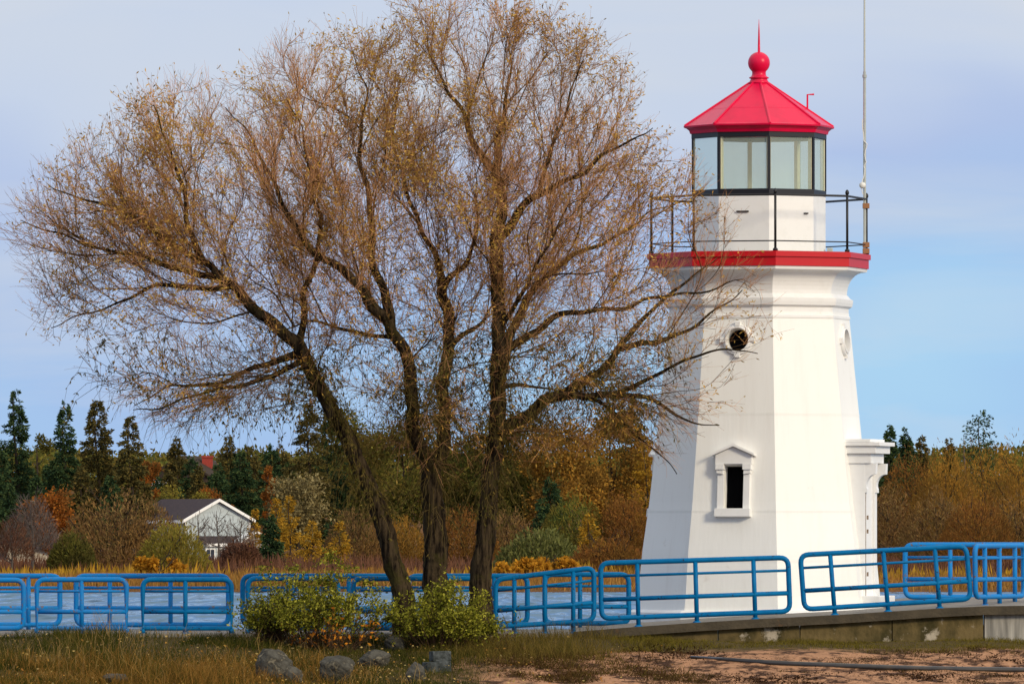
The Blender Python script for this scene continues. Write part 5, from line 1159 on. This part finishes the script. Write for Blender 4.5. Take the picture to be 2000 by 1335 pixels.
for i_, (px, yt, wp, f_, lb) in enumerate(((700, 985, 110, 'brown', 'brown thicket behind the foot of the leaning trunk'), (770, 1000, 110, 'ochre', 'ochre thicket between leaning and middle trunks'), (900, 985, 120, 'russet', 'russet thicket between middle and right trunks'), (990, 990, 100, 'brown', 'brown thicket right of the right trunk'), (1120, 960, 110, 'darkolive', 'dark olive thicket behind the golden larch'))):
    T('twiggy', 'willow_thicket', px, yt, 1100, wp, 258 + i_, f_, lb, 'shrub', BG)
T('broad', 'amber_bush', 1040, 1092, 1122, 80, 216, 'amber', 'amber bush in front of the sage shrub', 'shrub', None, low=0.05)
T('broad', 'amber_bush', 1100, 1090, 1120, 66, 217, 'amber', 'amber bush at the right end of the sage shrub', 'shrub', None, low=0.05)
T('broad', 'amber_bush', 985, 1100, 1124, 60, 215, 'amber', 'small amber bush right beside the right trunk', 'shrub', None, low=0.05)
# --- right shore
T('conifer', 'spruce_tree', 1738, 830, 1000, 60, 285, 'spruce', 'dark spruce touching the lighthouse door hood', group=SG)
T('conifer', 'spruce_tree', 1770, 836, 1020, 66, 290, 'spruce', 'dark spruce second right of the lighthouse', group=SG)
T('conifer', 'spruce_tree', 1800, 852, 1000, 60, 300, 'brownspruce', 'bronze spruce third right of the lighthouse', group=SG)
T('conifer', 'spruce_tree', 1854, 855, 1000, 50, 300, 'brownspruce', 'small bronze spruce left of the dead snag', group=SG)
T('conifer', 'pine_tree', 1916, 806, 1000, 100, 292, 'spruce', 'tall ragged pine standing above the right-hand trees', group=None, n=3600, ragged=0.6, power=0.32, bare=0.35, droop=-0.15)
T('bare', 'dead_snag', 1887, 822, 1000, 14, 288, 'grey', 'thin dead snag left of the tall pine', group=None, limbs=3, n=12)
for px, yt, yb, wp, D, f_, lb in ((1735, 940, 1090, 90, 262, 'brown', 'brown thicket right against the lighthouse'), (1790, 868, 1080, 130, 272, 'russet', 'russet tree right of the lighthouse'), (1850, 862, 1085, 130, 268, 'ochre', 'ochre-brown tree below the dead snag'), (1925, 850, 1085, 140, 270, 'ochre', 'golden-brown tree under the tall pine'), (1992, 845, 1085, 120, 266, 'ochre', 'golden tree cut by the right edge of the picture'), (1830, 950, 1100, 120, 250, 'brown', 'dark brown thicket behind the ramp railing'), (1910, 955, 1100, 130, 248, 'russet', 'russet thicket behind the edge-on railing'), (1985, 960, 1100, 120, 250, 'brown', 'brown thicket at the right edge')):
    T('twiggy', 'willow_tree_distant' if yt < 900 else 'willow_thicket', px, yt, yb, wp, D, f_, lb, 'tree' if yt < 900 else 'shrub', BG, wr=0.2)

for px, yt, f_ in ((300, 905, 'spruce'), (328, 918, 'brownspruce'), (372, 889, 'spruce'), (388, 910, 'brownspruce'), (458, 885, 'spruce'), (486, 872, 'brownspruce'), (515, 880, 'spruce'), (548, 868, 'brownspruce'), (560, 900, 'spruce')):
    T('conifer', 'spruce_tree', px, yt, 1000, 62, 318, f_, 'dark spruce in the crowded row on the slope behind the white house', group='crowded spruces behind the white house')
for px, yt, f_ in ((20, 950, 'spruce'), (70, 930, 'spruce'), (160, 915, 'brownspruce'), (215, 930, 'spruce'), (280, 940, 'brownspruce')):
    T('conifer', 'spruce_tree', px, yt, 1040, 70, 272, f_, 'low dark spruce filling the foot of the tall spruces on the left', group='low spruces on the left shore')
T('broad', 'birch_tree', 378, 950, 990, 60, 294, 'yellowgreen', 'pale green tree between the coral maple and the white house roof', group=BG, sz=0.8)
T('broad', 'birch_tree', 318, 948, 995, 56, 293, 'olive', 'olive tree above the left end of the white house roof', group=BG, sz=0.8)
# reeds along the far water's edge and low brush behind them
def strip(n, D0, D1, half, h0, h1, w0, w1, fol, name, dens=None):
    y = rng.uniform(D0, D1, n); x = rng.uniform(-half, half, n) * y / D0
    if dens is not None: k = rng.random(n) < dens(x, y); x, y = x[k], y[k]; n = len(x)
    z = np.maximum(FZ(x, y), WATER_Z) - 0.05; h = rng.uniform(h0, h1, n) * (0.85 + 0.4 * vnoise(x * 0.25, y * 0.05, 1.0)); d = unit(np.stack([rng.normal(size=n) * 0.3, rng.normal(size=n) * 0.3, np.ones(n)], -1))
    return tag(link(name, npmesh(name, *leaves(np.stack([x, y, z], -1), d, h, rng.uniform(w0, w1, n))), fol), kind='stuff')
FOL['reed'] = leafmat('reed_blades', [(0.172, 0.076, 0.023), (0.284, 0.132, 0.033), (0.385, 0.193, 0.051), (0.243, 0.142, 0.041)], transl=0.2, patch=(0.223, 0.122, 0.030), pscale=0.12)
strip(30000, 478, 520, 46, 0.7, 1.35, 0.04, 0.09, FOL['reed'], 'reeds')
strip(26000, 600, 760, 55, 0.3, 1.5, 0.05, 0.12, FOL['rosy'], 'brush')
strip(16000, 522, 590, 48, 0.5, 1.5, 0.08, 0.2, FOL['gold'], 'meadow_grass', lambda x, y: (0.25 + 0.75 * ((sx_(x, y) < 380) | (abs(sx_(x, y) - 1040) < 110))) * np.clip(vnoise(x * 0.1, y * 0.1, 1) + 0.6, 0, 1))
# a far wood closes the gaps behind
def wood():
    n = 110000; x = np.where(rng.random(n) < 0.7, rng.uniform(-110, 110, n), rng.uniform(-420, 420, n)); y = rng.uniform(1040, 1160, n); h = 4.2 + 1.3 * vnoise(x * 0.25, y * 0.1, 0.6) + 1.2 * vnoise(x, y * 0.2, 0.5); z = FZ(x, y) + h * rng.random(n) ** 0.7
    L = rng.uniform(0.4, 0.9, n)
    return tag(link('far_wood', npmesh('far_wood', *leaves(np.stack([x, y, z], -1), unit(rng.normal(size=(n, 3)) + np.array([0, 0, 0.4])), L, L * 0.5)), FOL['darkolive']), kind='stuff')
wood()
